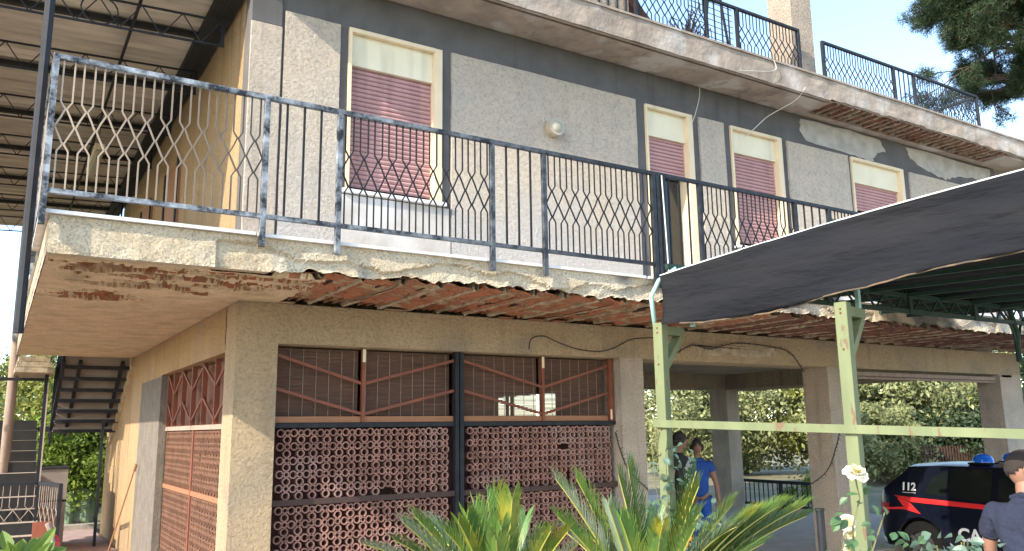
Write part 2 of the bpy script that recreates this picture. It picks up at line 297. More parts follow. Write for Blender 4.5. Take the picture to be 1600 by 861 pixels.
# side wall (faces left) with its shuttered opening
b = MB(); holes(b, 'x', 8.421, YB, 0, ZS-.001, [(8.3, 12.05, -1, 2.64)], XC, XC+.3); b.build('side_wall', 'ochre', house)
b = MB(); b.box(XC-.004, XC+.001, 12.052, 13.85, 0.02, 2.62); b.box(XC-.003, XC+.09, 12.043, 12.0495, .02, 2.635); b.build('side_pier', 'grey_strip', house)
# enclosed room: right wall with small window, back wall, ceiling is porch_ceiling
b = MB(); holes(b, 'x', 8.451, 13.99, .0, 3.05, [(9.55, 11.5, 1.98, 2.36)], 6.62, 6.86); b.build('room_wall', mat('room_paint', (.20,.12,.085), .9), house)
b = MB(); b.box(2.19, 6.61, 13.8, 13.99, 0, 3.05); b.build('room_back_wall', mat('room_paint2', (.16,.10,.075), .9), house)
wf = MB()
for y in (9.58, 10.05, 10.86, 11.0, 11.46): wf.box(6.70, 6.74, y-.02, y+.02, 1.985, 2.355)
wf.box(6.701, 6.739, 9.6, 11.45, 1.985, 2.01); wf.build('room_window_frame', 'iron', house)

M['bar_dark'] = mat('dark_rusty_bar', (.055,.03,.024), .8)
# front infill: clay rings, iron posts, blinds
XA, XB = 2.284, 6.53; YI = 8.14
def rings(mb, P, u0, u1, z0, z1, a=.133, depth=.05):
    """P(u, dz, out) -> xyz ; rings of a centred lattice, big rings plus small knots"""
    def ring(cu, cz, ro, ri, n):
        vs = []; fs = []
        for k in range(n):
            t = 2*math.pi*k/n; c, s_ = math.cos(t), math.sin(t)
            vs += [P(cu+ri*c, cz+ri*s_, 0), P(cu+ro*c, cz+ro*s_, 0), P(cu+ro*c, cz+ro*s_, depth), P(cu+ri*c, cz+ri*s_, depth)]
        for k in range(n):
            q = (k+1) % n
            for e in range(4): fs.append((k*4+e, q*4+e, q*4+(e+1)%4, k*4+(e+1)%4))
        mb.add(vs, fs)
    nu = int((u1-u0)/a); off = ((u1-u0) - nu*a)/2 + a*.27; nz = int((z1-z0)/a)
    for j in range(nz*2+2):
        for i in range(nu+1):
            cu = u0+off+(i+.5*(j % 2))*a; cz = z1-.039-j*a/2
            jx = random.uniform(-.004, .004); jz = random.uniform(-.004, .004)
            if cz < z0+.03 or cu > u1-.03 or random.random() < .003: continue
            ring(cu+jx, cz+jz, .0405, .0285, 13)
    for j in range(nz+1):
        for i in range(nu+1):
            cu = u0+off+(i+.5)*a; cz = z1-.039-j*a
            if cu < u1-.03 and cz > z0: ring(cu, cz, .0325, .0195, 8)
def screen(name, P, u0, u1, z0, z1, m, lab=None):
    b = MB(); rings(b, P, u0, u1, z0, z1); return b.build(name, m, house)
Pf = lambda u, z, d: (u, YI+d, z)
for (a, c) in ((XA+.01, 4.27), (4.40, XB-.03)):
    for (z0, z1) in ((1.215, 1.885), (.02, 1.15)):
        screen('clay_ring_screen', Pf, a, c, z0, z1, 'clay')
for (z0, z1) in ((1.155, 1.21), (1.895, 1.94)):
    b = MB(); b.box(XA, XB, YI-.02, YI+.06, z0, z1); b.build('screen_rail', 'bar_dark' if z0 < 1.5 else 'iron', house)
b = MB(); b.box(4.285, 4.33, YI-.04, YI+.05, 0, 2.70); b.box(4.34, 4.385, YI-.05, YI+.05, 0, 2.70); b.box(4.33, 4.34, YI-.02, YI+.03, 0, 2.70); b.build('screen_post', 'iron', house)
b = MB(); b.grid(lambda u, v: (XA+.02+(XB-XA-.04)*u, YI+.30+.018*math.sin(u*150)+.01*math.sin(u*47), .03+1.86*v), 300, 1); b.build('red_curtain', 'curtain', house)
def bamboo(name, P, u0, u1, z0, z1, every=.135):
    b = MB(); z = z0
    while z < z1:
        dz = random.uniform(-.001, .001); p0 = P(u0, z+dz, .10); p1 = P(u1, z+dz, .10); b.bar(p0, p1, .004, .0105); z += .0137
    o = b.build(name, 'bamboo', house); s = MB(); u = u0+.05
    while u < u1: s.bar(P(u, z0, .093), P(u, z1, .093), .005); u += every
    s.build('blind_string', 'string', o); return o
bays = [(XA+.01, 3.20), (3.235, 4.275), (4.40, 5.44), (5.475, 6.42)]
for i, (a, c) in enumerate(bays):
    bamboo('bamboo_blind', Pf, a, c, 1.995, 2.69)
    s = MB(); zz = ((2.61, 2.34), (2.28, 2.03))
    for (p, q) in zz:
        if i % 2: p, q = q, p
        s.bar((a, YI-.012, p), (c, YI-.012, q), .018, .03)
    s.build('v_brace', 'rust', house)
    s = MB(); s.box(a, c, YI-.005, YI+.05, 1.945, 1.992+.012); s.build('window_sill_board', 'wood', house)
for x in (3.2175, 5.4575):
    s = MB(); s.box(x-.016, x+.016, YI-.03, YI+.02, 1.945, 2.70); s.build('window_upright', 'rust', house)
    s = MB(); s.box(x-.0165, x+.0165, YI-.034, YI-.029, 2.56, 2.695); s.build('bolt_plate', 'cream', house)
s = MB(); s.box(6.44, 6.50, YI-.03, YI+.03, 1.945, 2.70); s.build('window_upright', 'rust', house)
s = MB(); s.box(6.445, 6.47, YI-.034, YI-.0305, 1.96, 2.08); s.build('bolt_plate', 'cream', house)
# side infill
XI = XC+.10
Ps = lambda u, z, d: (XI+d, u, z)
for (a, c) in ((8.45, 10.2), (10.28, 12.03)):
    for (z0, z1) in ((1.215, 1.885), (.02, 1.15)): screen('clay_ring_screen', Ps, a, c, z0, z1, 'clayside')
b = MB(); b.box(XI-.01, XI+.05, 8.43, 12.04, 1.155, 1.21); b.build('screen_rail', 'wood', house)
b = MB(); b.box(XI-.02, XI+.05, 8.43, 12.04, 1.893, 1.945); b.build('screen_rail', 'pole', house)
b = MB(); b.box(XI-.012, XI+.045, 10.21, 10.27, .02, 1.89); b.build('screen_post', 'rust', house)
b = MB(); b.box(XI+.22, XI+.225, 8.46, 12.04, .02, 1.89); b.build('backing_board', mat('backing', (.16,.065,.04), .9), house)
yy = [8.55, 9.12, 9.75, 10.35, 10.95, 11.5, 11.95]
for k in range(6):
    a, c = yy[k]+.02, yy[k+1]-.02; s = MB()
    for (p, q) in ((2.60, 2.36), (2.24, 2.0)):
        if k % 2: p, q = q, p
        s.bar((XI-.02, a, p), (XI-.02, c, q), .018, .03)
    s.build('v_brace', 'rust', house)
for k, y in enumerate(yy):
    s = MB(); wd = .055 if k == 3 else .032; s.box(XI-.035, XI+.02, y-wd/2, y+wd/2, 1.946, 2.63); s.build('window_upright', 'rust', house)
s = MB(); s.box(XI+.07, XI+.09, 8.45, 12.03, 1.946, 2.63); s.build('side_blind', mat('brown_board', (.17,.07,.038), .8, (.12,.05,.03), 4, .7, stretch=(1,1,30)), house)

# upper storey wall with four openings
WIN = [(2.93, 4.05, 4.36, 6.19), (7.13, 7.98, 3.39, 6.17), (8.75, 9.83, 4.38, 6.165), (11.50, 12.90, 4.38, 6.155)]
b = MB(); holes(b, 'y', XC, XE, ZT+.012, 6.64, WIN, YW+.02, YW+.26); b.build('upper_wall', 'band', house)
b = MB(); b.box(XC, XC+.26, YW+.262, YB, ZT+.012, 6.64); b.build('upper_side_wall', 'ochre', house)
b = MB(); b.box(XC+.27, XE, YB-.3, YB, ZT+.012, 6.64); b.box(XE-.25, XE, YW+.27, YB-.31, ZT+.012, 6.64); b.build('upper_back_wall', 'plaster', house)
b = MB(); b.box(XC+.27, XE-.26, 8.7, 8.8, ZT+.012, 6.63); b.build('upper_dark_backing', 'dark', house)  # near-black sheet added to keep light out behind the upper windows
# corner pilaster, projecting panels of pebble plaster, paler lower wall
b = MB(); b.box(XC-.004, 2.20, YW-.012, YW+.018, 3.39, 6.0); b.build('corner_pilaster', 'column', house, bevel=.008)
def wavy_panel(x0, x1, z0, z1, nm='plaster_panel', m='panel', t=.03, amp=.006):
    b = MB(); n = max(8, int((x1-x0)/.06)); k = max(8, int((z1-z0)/.06))
    def F(u, v):
        e = 1 if 0 < u < 1 and 0 < v < 1 else 0
        x = x0+(x1-x0)*u+(0 if 0<u<1 else fbm(0, v*6, x0)*amp); z = z0+(z1-z0)*v+(0 if 0<v<1 else fbm(u*6, 0, x1)*amp)
        return (x, YW-.012+(.0 if e else .0), z)
    b.grid(F, n, k)
    nx = n+1; V = len(b.v); per = [i for i in range(nx)] + [j*nx+n for j in range(1, k+1)] + [k*nx+i for i in range(n-1, -1, -1)] + [j*nx for j in range(k-1, 0, -1)]
    ring = [(b.v[i][0], YW+.021, b.v[i][2]) for i in per]; base = len(b.v); b.v += ring
    for q in range(len(per)):
        r = (q+1) % len(per); b.f.append((per[r], per[q], base+q, base+r)); b.m.append(0)
    return b.build(nm, m, house)
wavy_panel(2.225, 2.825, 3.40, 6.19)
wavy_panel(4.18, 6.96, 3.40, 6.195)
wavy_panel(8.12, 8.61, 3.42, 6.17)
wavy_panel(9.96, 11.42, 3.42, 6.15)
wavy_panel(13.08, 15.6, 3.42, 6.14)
for (a, c, t) in ((2.84, 4.165, 4.30),):
    b = MB(); b.box(a, c, YW-.008, YW+.019, 3.39, t); b.build('pale_lower_wall', 'lowwall', house)
# patches where the dark render has come away
def patch(pts, y, m, nm='old_plaster_patch', t=.012):
    b = MB(); n = len(pts); P2 = []
    for i in range(n):
        p, q = pts[i], pts[(i+1) % n]
        for s in range(5):
            u = s/5; P2.append((p[0]+(q[0]-p[0])*u+random.uniform(-.03, .03), p[1]+(q[1]-p[1])*u+random.uniform(-.025, .025)))
    N = len(P2); b.add([(x, y, z) for x, z in P2]+[(x, y+t, z) for x, z in P2], [tuple(range(N))[::-1]]+[(i, (i+1)%N, N+(i+1)%N, N+i) for i in range(N)])
    return b.build(nm, m, house)
patch([(10.35,6.60),(12.3,6.62),(12.5,6.42),(12.2,6.30),(12.1,6.17),(11.5,6.19),(10.45,6.24),(10.3,6.4)], YW+.008, 'peel')
patch([(13.1,6.60),(15.75,6.60),(15.7,6.3),(15.2,6.36),(14.6,6.28),(14.2,6.17),(13.7,6.25),(13.2,6.4)], YW+.008, 'peel')
b = MB(); b.box(1.884, 2.19, YW-.009, YW+.019, 6.004, 6.60); b.build('pilaster_head', 'band', house)

def window(i, x0, x1, z0, z1, boxh, zsh, door=False):
    o = MB(); t = .085
    # reveal frame: thin cream jambs and head lining the opening, proud of the wall
    o.box(x0-.005, x0+.03, YW-.014, YW+.24, z0, z1); o.box(x1-.09, x1+.005, YW-.014, YW+.24, z0, z1); o.box(x0+.031, x1-.091, YW-.013, YW+.24, z1-.045, z1+.002)
    fr = o.build('window', 'frame', house, label=None)
    del fr['label']
    s = MB(); s.box(x0+.031, x1-.091, YW+.05, YW+.12, z1-.045-boxh, z1-.047); s.build('shutter_box', 'cream', fr)
    zt = z1-.045-boxh-.004
    def F(u, v):
        z = zsh+(zt-zsh)*v; ph = (v*(zt-zsh)/.052) % 1
        return (x0+.032+(x1-x0-.124)*u, YW+.10-.013*math.sin(math.pi*min(1, ph*1.12)) if ph < .89 else YW+.112, z)
    n = int((zt-zsh)/.052*9); s = MB(); s.grid(F, 1, n); s.build('roller_shutter', 'pink', fr)
    s = MB(); s.box(x0+.032, x1-.092, YW+.20, YW+.21, z0, zt); s.build('pane', 'glass', fr)
    if not door:
        s = MB(); s.box(x0-.05, x1+.05, YW-.05, YW+.20, z0-.045, z0-.002); s.build('sill', 'marble', fr, bevel=.006)
    return fr
window(0, *WIN[0], .36, 4.42); window(1, *WIN[1], .37, 5.25, True); window(2, *WIN[2], .33, 4.45); window(3, *WIN[3], .36, 5.30)
s = MB(); s.tube([(10.85,7.985,5.02),(10.86,7.95,5.0),(10.87,7.93,4.9)], .018, 6); s.build('wall_hook', 'bcable', house)

# ---- balcony slab
def jag(x):
    if x < 1.75: return ZS
    base = ZS+.012+.045*min(1, (x-1.75)/1.2)+.06*fbm(x*2.1, 3)+.03*fbm(x*8, 5)+.012*fbm(x*23, 5)
    return max(ZS+.004, base)
def crack_z(x):      # the height of the meandering crack in the edge
    if x < 1.35: return None
    z = 3.375-.12-.05*math.sin(x*2.9+.6)-.03*math.sin(x*7.3)+.03*fbm(x*3, 9)
    return z
XR = 17.3
bal = MB(); nx = 820; nz = 12
def FS(u, v):
    x = .205+(XR-.205)*u; zb = jag(x); z = zb+(ZT-zb)*v; y = YF+.006*fbm(x*7, z*9, 2)
    c = crack_z(x)
    if c is not None and z < c and fbm(x*1.1, 40) > -.42: y += .026+.012*fbm(x*5, z*7, 8)
    if v == 0: y += .01*fbm(x*13, 4)
    return (x, y, z)
bal.grid(FS, nx, nz)
# underside lip of the edge beam
bal.grid(lambda u, v: (.205+(XR-.205)*u, YF+.008+.10*v, jag(.205+(XR-.205)*u)+.05*v*(1 if .205+(XR-.205)*u > 1.8 else 0)), nx, 1)
balcony = bal.build('balcony', 'slab', house, smooth=False)
b = MB(); b.box(.20, 1.95, YF+.112, 15.0, ZS+.09, ZT-.004); b.box(1.951, XR, YF+.112, YW-.03, ZS+.13, ZT-.004); b.build('slab_core', 'joist', balcony)
b = MB(); b.grid(lambda u, v: (.203+.004*fbm(u*30, v*3), 15-(15-YF)*u, ZS+(ZT-ZS)*v), 120, 4); b.build('slab_side_edge', 'fascia', balcony)
# marble lip on top
for (a, c) in ((.14, 1.62), (1.63, 3.72), (3.73, 5.62), (5.66, 9.2), (9.21, 13.2), (13.21, XR)):
    b = MB(); dz = random.uniform(-.004, .004); b.box(a, c, YF-.035, YW-.015, ZT+dz, ZT+.026+dz); b.build('marble_edge', 'marble', balcony)
b = MB(); b.box(.17, XC-.01, YW-.012, 15.0, ZT, ZT+.022); b.build('balcony_floor', 'marble', balcony)
# plastered soffit on the left with spalled patches showing brick-red blocks
def spall(x, y):
    v = fbm(x*1.3, y*4.2, 5)+.35*fbm(x*6, y*12, 2)+.05
    m = 1.5*math.exp(-((y-7.0)/.36)**2)*(1 if x < 2.3 else 0)*min(1, max(0, (x-.28)*5))
    return v*m
def SP(x, y):
    t = 0
    for (cx, cy, ax, ay, rot) in SPOTS:
        dx, dy = x-cx, y-cy; u = (dx*math.cos(rot)+dy*math.sin(rot))/ax; v = (-dx*math.sin(rot)+dy*math.cos(rot))/ay; t = max(t, 1.05-(u*u+v*v)+.8*fbm(x*6, y*13, 4))
    return t*.35
SPOTS = [(.60,6.72,.36,.12,.15), (.68,8.25,.38,.33,.05), (.80,7.55,.34,.14,.1), (1.20,7.0,.42,.11,.35), (1.60,6.75,.36,.10,-.1), (1.15,7.45,.32,.12,.3), (1.72,7.2,.30,.10,.3), (1.95,6.75,.3,.12,.2), (1.45,7.7,.2,.08,.3)]
sf = MB(); NX, NY = 130, 120
def FU(i, j):
    x = .21+(2.25-.21)*i/NX; y = YF+.095+(9.4-YF-.095)*j/NY; s_ = max(spall(x, y), SP(x, y))
    return (x, y, ZS+(.02 if s_ > .14 else 0)+min(.05, max(0, s_-.14)*.35)+.004*fbm(x*6, y*6)+(.014*abs(fbm(x*14, y*20, 2)) if s_ > .14 else 0)+(-.012 if .03 < s_ <= .14 else 0))
vs = [FU(i, j) for j in range(NY+1) for i in range(NX+1)]
for j in range(NY):
    for i in range(NX):
        q = (j*(NX+1)+i, j*(NX+1)+i+1, (j+1)*(NX+1)+i+1, (j+1)*(NX+1)+i)
        zc = sum(vs[k][2] for k in q)/4
        if vs[q[0]][0] > XC and vs[q[0]][1] > 7.99: continue
        sf.f.append(q[::-1]); sf.m.append(1 if zc > ZS+.014 else 0)
sf.v = vs; sf.build('soffit', ['soffit', 'terra'], balcony)
b = MB(); b.box(.21, XC-.002, 9.401, 15.0, ZS-.0, ZS+.08); b.build('soffit', 'soffit', balcony)
# bare clay blocks and joists
def block_bays(x0, x1, ya, yb, z, pitch, par, dark=False, dep=.075, jn='joist', hn='clay_block'):
    x = x0; k = 0
    while x < x1:
        p = pitch*random.uniform(.88, 1.14); wj = pitch*random.uniform(.09, .15); jd = dep*random.uniform(.1, .4); jt = random.uniform(-.03, .03)
        b = MB()                                      # joist: thin rough concrete rib
        def F(u, v, x=x, wj=wj, jd=jd, jt=jt):
            y = ya+(yb-ya)*u; a = int(round(v*6))
            px, pz = [(-.5, dep+.01), (-.5, jd), (-.3, .006), (.1, 0), (.38, .01), (.5, jd), (.5, dep+.01)][a]
            return (x+wj*px+jt*u+.012*fbm(y*5+a*.2, x, 1), y, z+pz+.022*abs(fbm(y*4, x*3, a*.8))+.007*fbm(y*22, x*9, a))
        b.grid(F, 34, 6); b.build(jn, 'joist', par)
        gap = p*random.uniform(.08, .20); xa, xb = x+wj*.5+gap, x+p-wj*.5; tilt = random.uniform(.03, .075)
        b = MB(); end = yb-(random.uniform(.16, .48) if k % 4 != 3 else .02)*min(1, (yb-ya)/1.2); slant = random.uniform(-.10, .10)
        def G(u, v, xa=xa, xb=xb, tilt=tilt, end=end, slant=slant):      # clean lower shell of the hollow block, tipped a little
            e = end+slant*(u-.5)+.03*fbm(u*6, x, 7); y = ya+(e-ya)*v
            return (xa+(xb-xa)*u, y, z+dep*.48-tilt*(u-.5)+.014*fbm(u*3+x, y*4, 3)+.005*fbm(u*14, y*22, 1)+(.02 if fbm(u*2.2+x*5, y*4.5, 9) > .34 else 0))
        b.grid(G, 14, 44)
        b.grid(lambda u, v: (lambda q: (q[0], q[1], q[2]+.016*v))(G(u, 1)), 14, 1)      # its broken front edge
        b.grid(lambda u, v: (lambda q: (q[0], q[1], q[2]+.05*v))(G(0, u)), 20, 1)
        for c in range(4):                            # webs between the opened cells
            xx = xa+(xb-xa)*c/3; b.box(xx-.005, xx+.005, end-.05+random.uniform(0,.04), yb, z+dep*.40, z+dep*1.15)
        b.box(xa, xb, end+.0, yb, z+dep*.75, z+dep*.82)
        if random.random() < .6: b.box(xa, xb-random.uniform(0, .5)*(xb-xa), yb-.07, yb, z+dep*.02, z+dep*.12)
        for c in range(random.choice((0, 1, 1, 2))):  # near-black boxes painting the shade of knocked-out holes
            xx = xa+(xb-xa)*random.uniform(.15, .8); y0 = random.uniform(ya+.05, yb-.4*(yb-ya)); b.box(xx, xx+random.uniform(.01, .03), y0, y0+random.uniform(.05, .2)*(yb-ya), z+dep*.30, z+dep*.5, 1)
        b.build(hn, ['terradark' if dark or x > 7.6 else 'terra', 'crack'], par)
        x += p; k += 1
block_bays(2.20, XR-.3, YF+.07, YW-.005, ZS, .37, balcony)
for (x, y0, y1) in ((2.9, 6.55, 7.6), (4.15, 6.6, 7.2), (5.3, 6.55, 7.8), (6.6, 6.6, 7.4), (8.3, 6.55, 7.7), (9.7, 6.55, 7.5)):
    b = MB(); b.tube([(x+.02*math.sin(q*1.3), y0+(y1-y0)*q/8, ZS+.008-.014*math.sin(q*math.pi/8)) for q in range(9)], .005, 5); b.build('bare_rebar', 'rebar', balcony)
b = MB()
for q in range(60):
    x = 2.0+q*.16; b.tube([(x, YF+.07, jag(x)+.01), (x+.16, YF+.07, jag(x+.16)+.005*math.sin(q))], .004, 4)
b.build('bare_rebar', 'rebar', balcony)
b = MB(); b.box(2.0, XR-.02, YF+.113, YW-.03, ZS+.095, ZS+.128); b.build('slab_void', 'crack', balcony)  # near-black sheet paints the shade above the opened blocks
b = MB(); b.box(XR-.02, XR+.0, YF+.01, YW, ZS, ZT-.005); b.build('slab_end', 'fascia', balcony)
# the lower landing slab behind
b = MB()
def FL(u, v): return (.22+.5*u, 15.6-.0*v, 2.86+.22*v)
for q in range(3): b.box(.20+.02*q, .74-.03*q, 15.12+.05*q, 17.0, 2.84+.09*q, 2.92+.09*q)
b.build('broken_landing_slab', 'joist', house)

# ---- roof slab with its own exposed strip
YR = 7.39; ZR = 6.65; ZRT = 6.985; XRE = 17.0
rf = MB()
def FR(u, v):
    x = 1.55+(XRE-1.55)*u; z = ZR+(ZRT-ZR)*v; dz = 0
    if v == 0 and x > 10.3: dz = .03+.03*fbm(x*3, 1)
    return (x, YR+.012*fbm(x*2.5, z*5, 1)+(.02*max(0, fbm(x*1.7, z*4, 9)) if x > 9 else 0), z+dz)
rf.grid(FR, 420, 7); rf.grid(lambda u, v: (1.55+(XRE-1.55)*u, YR+.012+(.05*v), ZR+(.03+.03*fbm((1.55+(XRE-1.55)*u)*3, 1) if u > .57 else 0)), 200, 1)
roof = rf.build('roof_slab', 'fascia', house)
b = MB(); b.box(1.56, XRE-.01, YR+.113, YB+.3, ZR+.10, ZRT-.003); b.box(1.56, 10.35, YR+.10, YW+.3, ZR-.001, ZR+.099); b.box(15.3, XRE-.01, YR+.10, YW+.3, ZR-.001, ZR+.099)
b.box(10.351, 15.299, YR+.50, YW+.3, ZR-.002, ZR+.099); b.build('roof_core', 'fascia', roof)
b = MB(); b.box(1.54, XRE, YR-.02, YR+.25, ZRT-.002, ZRT+.028); b.build('roof_coping', 'fascia', roof)
b = MB(); b.box(1.56, XRE-.01, YW+.301, YB+.3, 6.641, 6.7); b.build('ceiling_slab', 'fascia', roof)
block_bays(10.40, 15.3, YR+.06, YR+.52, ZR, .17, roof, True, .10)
b = MB(); b.box(XRE-.02, XRE, YR, YB, ZR, ZRT); b.build('roof_end', 'fascia', roof)

# ---- railings
def rail_panel(par, p0, p1, z0, z1, style, rod='rod', fr='rail', pitch=.136, zt=None, hgt=None, r=.0078):
    p0 = Vector(p0); p1 = Vector(p1); L = (p1-p0).length; d = (p1-p0)/L; H = z1-z0
    P = lambda s, z: (p0.x+d.x*s, p0.y+d.y*s, z)
    b = MB()
    if style == 's':
        n = max(2, int(round(L/.14)))
        for k in range(1, n): b.bar(P(L*k/n, z0), P(L*k/n, z1), .016)
        return b.build('railing_bars', rod, par)
    n = max(2, int(round(L/pitch))); q = L/n; zn = [z0+H*f for f in (.62, .48, .345)]; dz = H*.055
    for k in range(n):
        c = (k+.5)*q; e = q*.27
        for sgn in (-1, 1):
            b.tube([P(c+sgn*e, z1), P(c+sgn*e, zn[0]+dz), P(c+sgn*.004, zn[0])], r, 4, cap=False)
            hx = min(max(c+sgn*q/2, .0), L)
            b.tube([P(c+sgn*.004, zn[0]), P(c+sgn*q*.25+random.uniform(-.004,.004), (zn[0]+zn[1])/2), P(hx-sgn*.004, zn[1]), P(c+sgn*q*.25, (zn[1]+zn[2])/2), P(c+sgn*.004, zn[2])], r*1.05, 4, cap=False)
            b.tube([P(c+sgn*.004, zn[2]), P(c+sgn*e, zn[2]-dz), P(c+sgn*e, z0)], r, 4, cap=False)
    return b.build('railing_bars', rod, par)
def railing(nm, y, xs, z0, z1, zp, styles, par=None, th=.042, rod='rod', fr='rail'):
    a = MB(); a.box(xs[0]-.02, xs[-1]+.02, y-th/2, y+th/2, z1, z1+th); rl = a.build(nm, fr, house, bevel=.004)
    a = MB(); a.box(xs[0], xs[-1], y-.018, y+.018, z0-.035, z0); a.build('bottom_rail', fr, rl)
    for x in xs:
        a = MB(); a.box(x-.021, x+.021, y-.022, y+.022, zp, z1); a.build('railing_post', fr, rl)
    for (x0, x1, s) in zip(xs, xs[1:], styles): rail_panel(rl, (x0+.021, y, 0), (x1-.021, y, 0), z0, z1, s, rod)
    return rl
xs = [.155, 1.66, 2.275, 3.76, 4.345, 5.80]; st = 'psps' 'p'
xs += [6.42, 8.0, 8.62, 10.15, 10.77, 12.3, 12.92, 14.45, 15.07, 16.6, 17.22]; st = 'p' 's' 'p' 's' 'p' 's' 'p' 's' 'p' 's' 'p' 's' 'p' 's' 'p' 's'
front = railing('balcony_railing', YF-.06, xs, 3.545, 4.497, 3.285, st)
a = MB(); a.box(5.72, 5.765, YF-.085, YF-.035, 3.28, 4.5); a.box(5.86, 5.90, YF-.085, YF-.035, 3.28, 4.52); a.build('railing_post', 'rail', front)
ys = [YF-.04, 7.9, 8.5, 10.0, 10.6, 12.1, 12.7, 14.2, 14.8]
a = MB(); a.box(.134, .176, YF-.02, 14.8, 4.497, 4.539); side = a.build('side_railing', 'rail', house)
a = MB(); a.box(.14, .17, YF, 14.8, 3.51, 3.545); a.build('bottom_rail', 'rail', side)
for k in range(1, len(ys)):
    a = MB(); a.box(.134, .176, ys[k]-.02, ys[k]+.02, 3.285, 4.497); a.build('railing_post', 'rail', side)
    rail_panel(side, (.155, ys[k-1]+.02, 0), (.155, ys[k]-.02, 0), 3.545, 4.497, 'ps'[(k+1) % 2], 'rod')
# roof railing
YQ = 7.56
rr = railing('roof_railing', YQ, [5.3, 6.66, 7.93, 8.54, 9.86], 7.03, 7.73, 6.99, 'spsp', fr='iron', rod='iron')
rr2 = railing('roof_railing', YQ, [10.42, 12.22, 12.78, 14.70], 7.03, 7.68, 6.99, 'psp', fr='iron', rod='iron')
a = MB(); a.bar((14.70, YQ, 7.70), (14.70, 12.5, 7.70), .042); a.bar((14.70, YQ, 7.05), (14.70, 12.5, 7.05), .03); a.build('return_rail', 'iron', rr2)
rail_panel(rr2, (14.70, YQ+.03, 0), (14.70, 9.4, 0), 7.05, 7.68, 'p', 'iron')
# pillars and wall on the terrace
b = MB(); b.box(9.90, 10.38, 7.68, 8.12, 6.99, 10.4); b.build('terrace_pillar', 'pillar', house)
b = MB(); b.box(4.2, 6.62, 7.66, 10.5, 6.99, 9.6); b.build('terrace_room', 'pillar', house)
# roller-blind box in the far bay
b = MB(); b.box(10.95, 15.15, 8.05, 8.17, 2.60, 2.66); b.tube([(10.93, 8.1, 2.575), (15.35, 8.1, 2.575)], .022, 8); b.build('blind_roller', 'pole', house)
b = MB(); b.box(XE-.62, XE-.3, 8.0, 8.3, 2.66, 2.70); b.build('blind_bracket', 'joist', house)
# small ledge piece hanging under the beam (broken plaster line)
patch([(7.75,2.93),(9.3,2.93),(9.42,2.86),(9.3,2.79),(7.9,2.80)], YW-.012, 'joist', 'beam_patch', .008)
# ------------------------------------------------------------ porch canopy on the left
cn = thing('porch_canopy', 'corrugated fibre-cement canopy on dark lattice trusses over the side balcony', 'canopy', (.1, 8, 0))
def zc(x): return 6.46+.045*(x-1.8)
b = MB(); ny = 1060
b.grid(lambda u, v: (-4.2+5.95*u, 8.05+12.5*v, zc(-4.2+5.95*u)+.026*math.sin((8.05+12.5*v)*2*math.pi/.146)+.012), 3, ny); b.build('corrugated_sheet', 'corr', cn, smooth=True)
b = MB(); b.box(1.62, 1.86, 8.06, 20.5, 6.36, 6.44); b.box(1.72, 1.75, 8.06, 20.5, 6.34, 6.50); b.build('gutter', 'riser', cn)
yt = [8.75, 10.25, 11.95, 13.65, 15.4, 17.2, 19.0]
for k, y in enumerate(yt):
    b = MB(); zt0, zb0 = lambda x: zc(x)-.17, lambda x: zc(x)-.46
    for zf in (zt0, zb0): b.bar((-4.2, y, zf(-4.2)), (1.78, y, zf(1.78)), .020)
    b.bar((1.76, y, zt0(1.76)), (1.76, y, zb0(1.76)), .03)
    x = 1.74; s = 0
    while x > -4.1:
        za = zb0 if s % 2 else zt0; zz = zt0 if s % 2 else zb0
        b.bar((x, y, za(x)), (x-.2, y, zz(x-.2)), .011); x -= .2; s += 1
    if k == 0:
        for cx in (.55, -1.2):
            pts = [(cx+.17*math.cos(t*math.pi/10), y-.01, zc(cx)-.31+.15*math.sin(t*math.pi/10)) for t in range(21)]; b.tube(pts, .009, 4)
    b.build('lattice_truss', 'iron', cn)
for y in [9.45, 11.15, 12.9, 14.6, 16.4, 18.2]:
    b = MB(); b.bar((-4.2, y, zc(-4.2)-.06), (1.70, y, zc(1.7)-.06), .065, .06); b.build('purlin', 'riser', cn)
for x in (.92, -.55, -2.0):
    b = MB(); b.bar((x, 8.2, zc(x)-.13), (x, 19.6, zc(x)-.13), .03); b.build('tie_rod', 'iron', cn)
b = MB(); b.tube([(.085, 6.62, 2.55), (.085, 6.62, 6.9)], .034, 8); b.build('steel_post', 'iron', cn)
b = MB(); b.tube([(.19, 16.1, 0), (.20, 16.1, 3), (.19, 16.1, 6.25)], .075, 8); b.build('wooden_post', 'pole', cn, smooth=True)
# fluorescent lamp under the canopy
t = thing('tube_lamp', 'yellowed fluorescent batten lamp hanging under the corrugated canopy', 'lamp', (.95, 13.2, 5.75))
b = MB(); b.box(.88, 1.02, 12.65, 13.95, 5.88, 5.96); b.build('lamp_body', 'cream', t, bevel=.01)
b = MB(); b.box(.90, 1.00, 12.7, 13.9, 5.80, 5.879); b.build('diffuser', 'lampglass', t, bevel=.02)
b = MB(); b.tube([(.95, 12.9, 5.96), (.95, 12.9, 6.36)], .006, 4); b.tube([(.95, 13.7, 5.96), (.95, 13.7, 6.36)], .006, 4); b.build('hanger', 'iron', t)
# glazed-door panelling on the side of the upper storey (brown wooden shutters seen edge-on)
for (a, c) in ((11.6, 12.7), (14.0, 15.1)):
    s = MB(); s.box(XC-.03, XC-.002, a, c, 3.42, 5.6); fr = s.build('side_door', 'wood', house)
    s = MB(); s.box(XC-.05, XC-.031, a, a+.08, 3.42, 5.62); s.box(XC-.05, XC-.031, c-.08, c, 3.42, 5.62); s.build('door_frame', 'iron', fr)

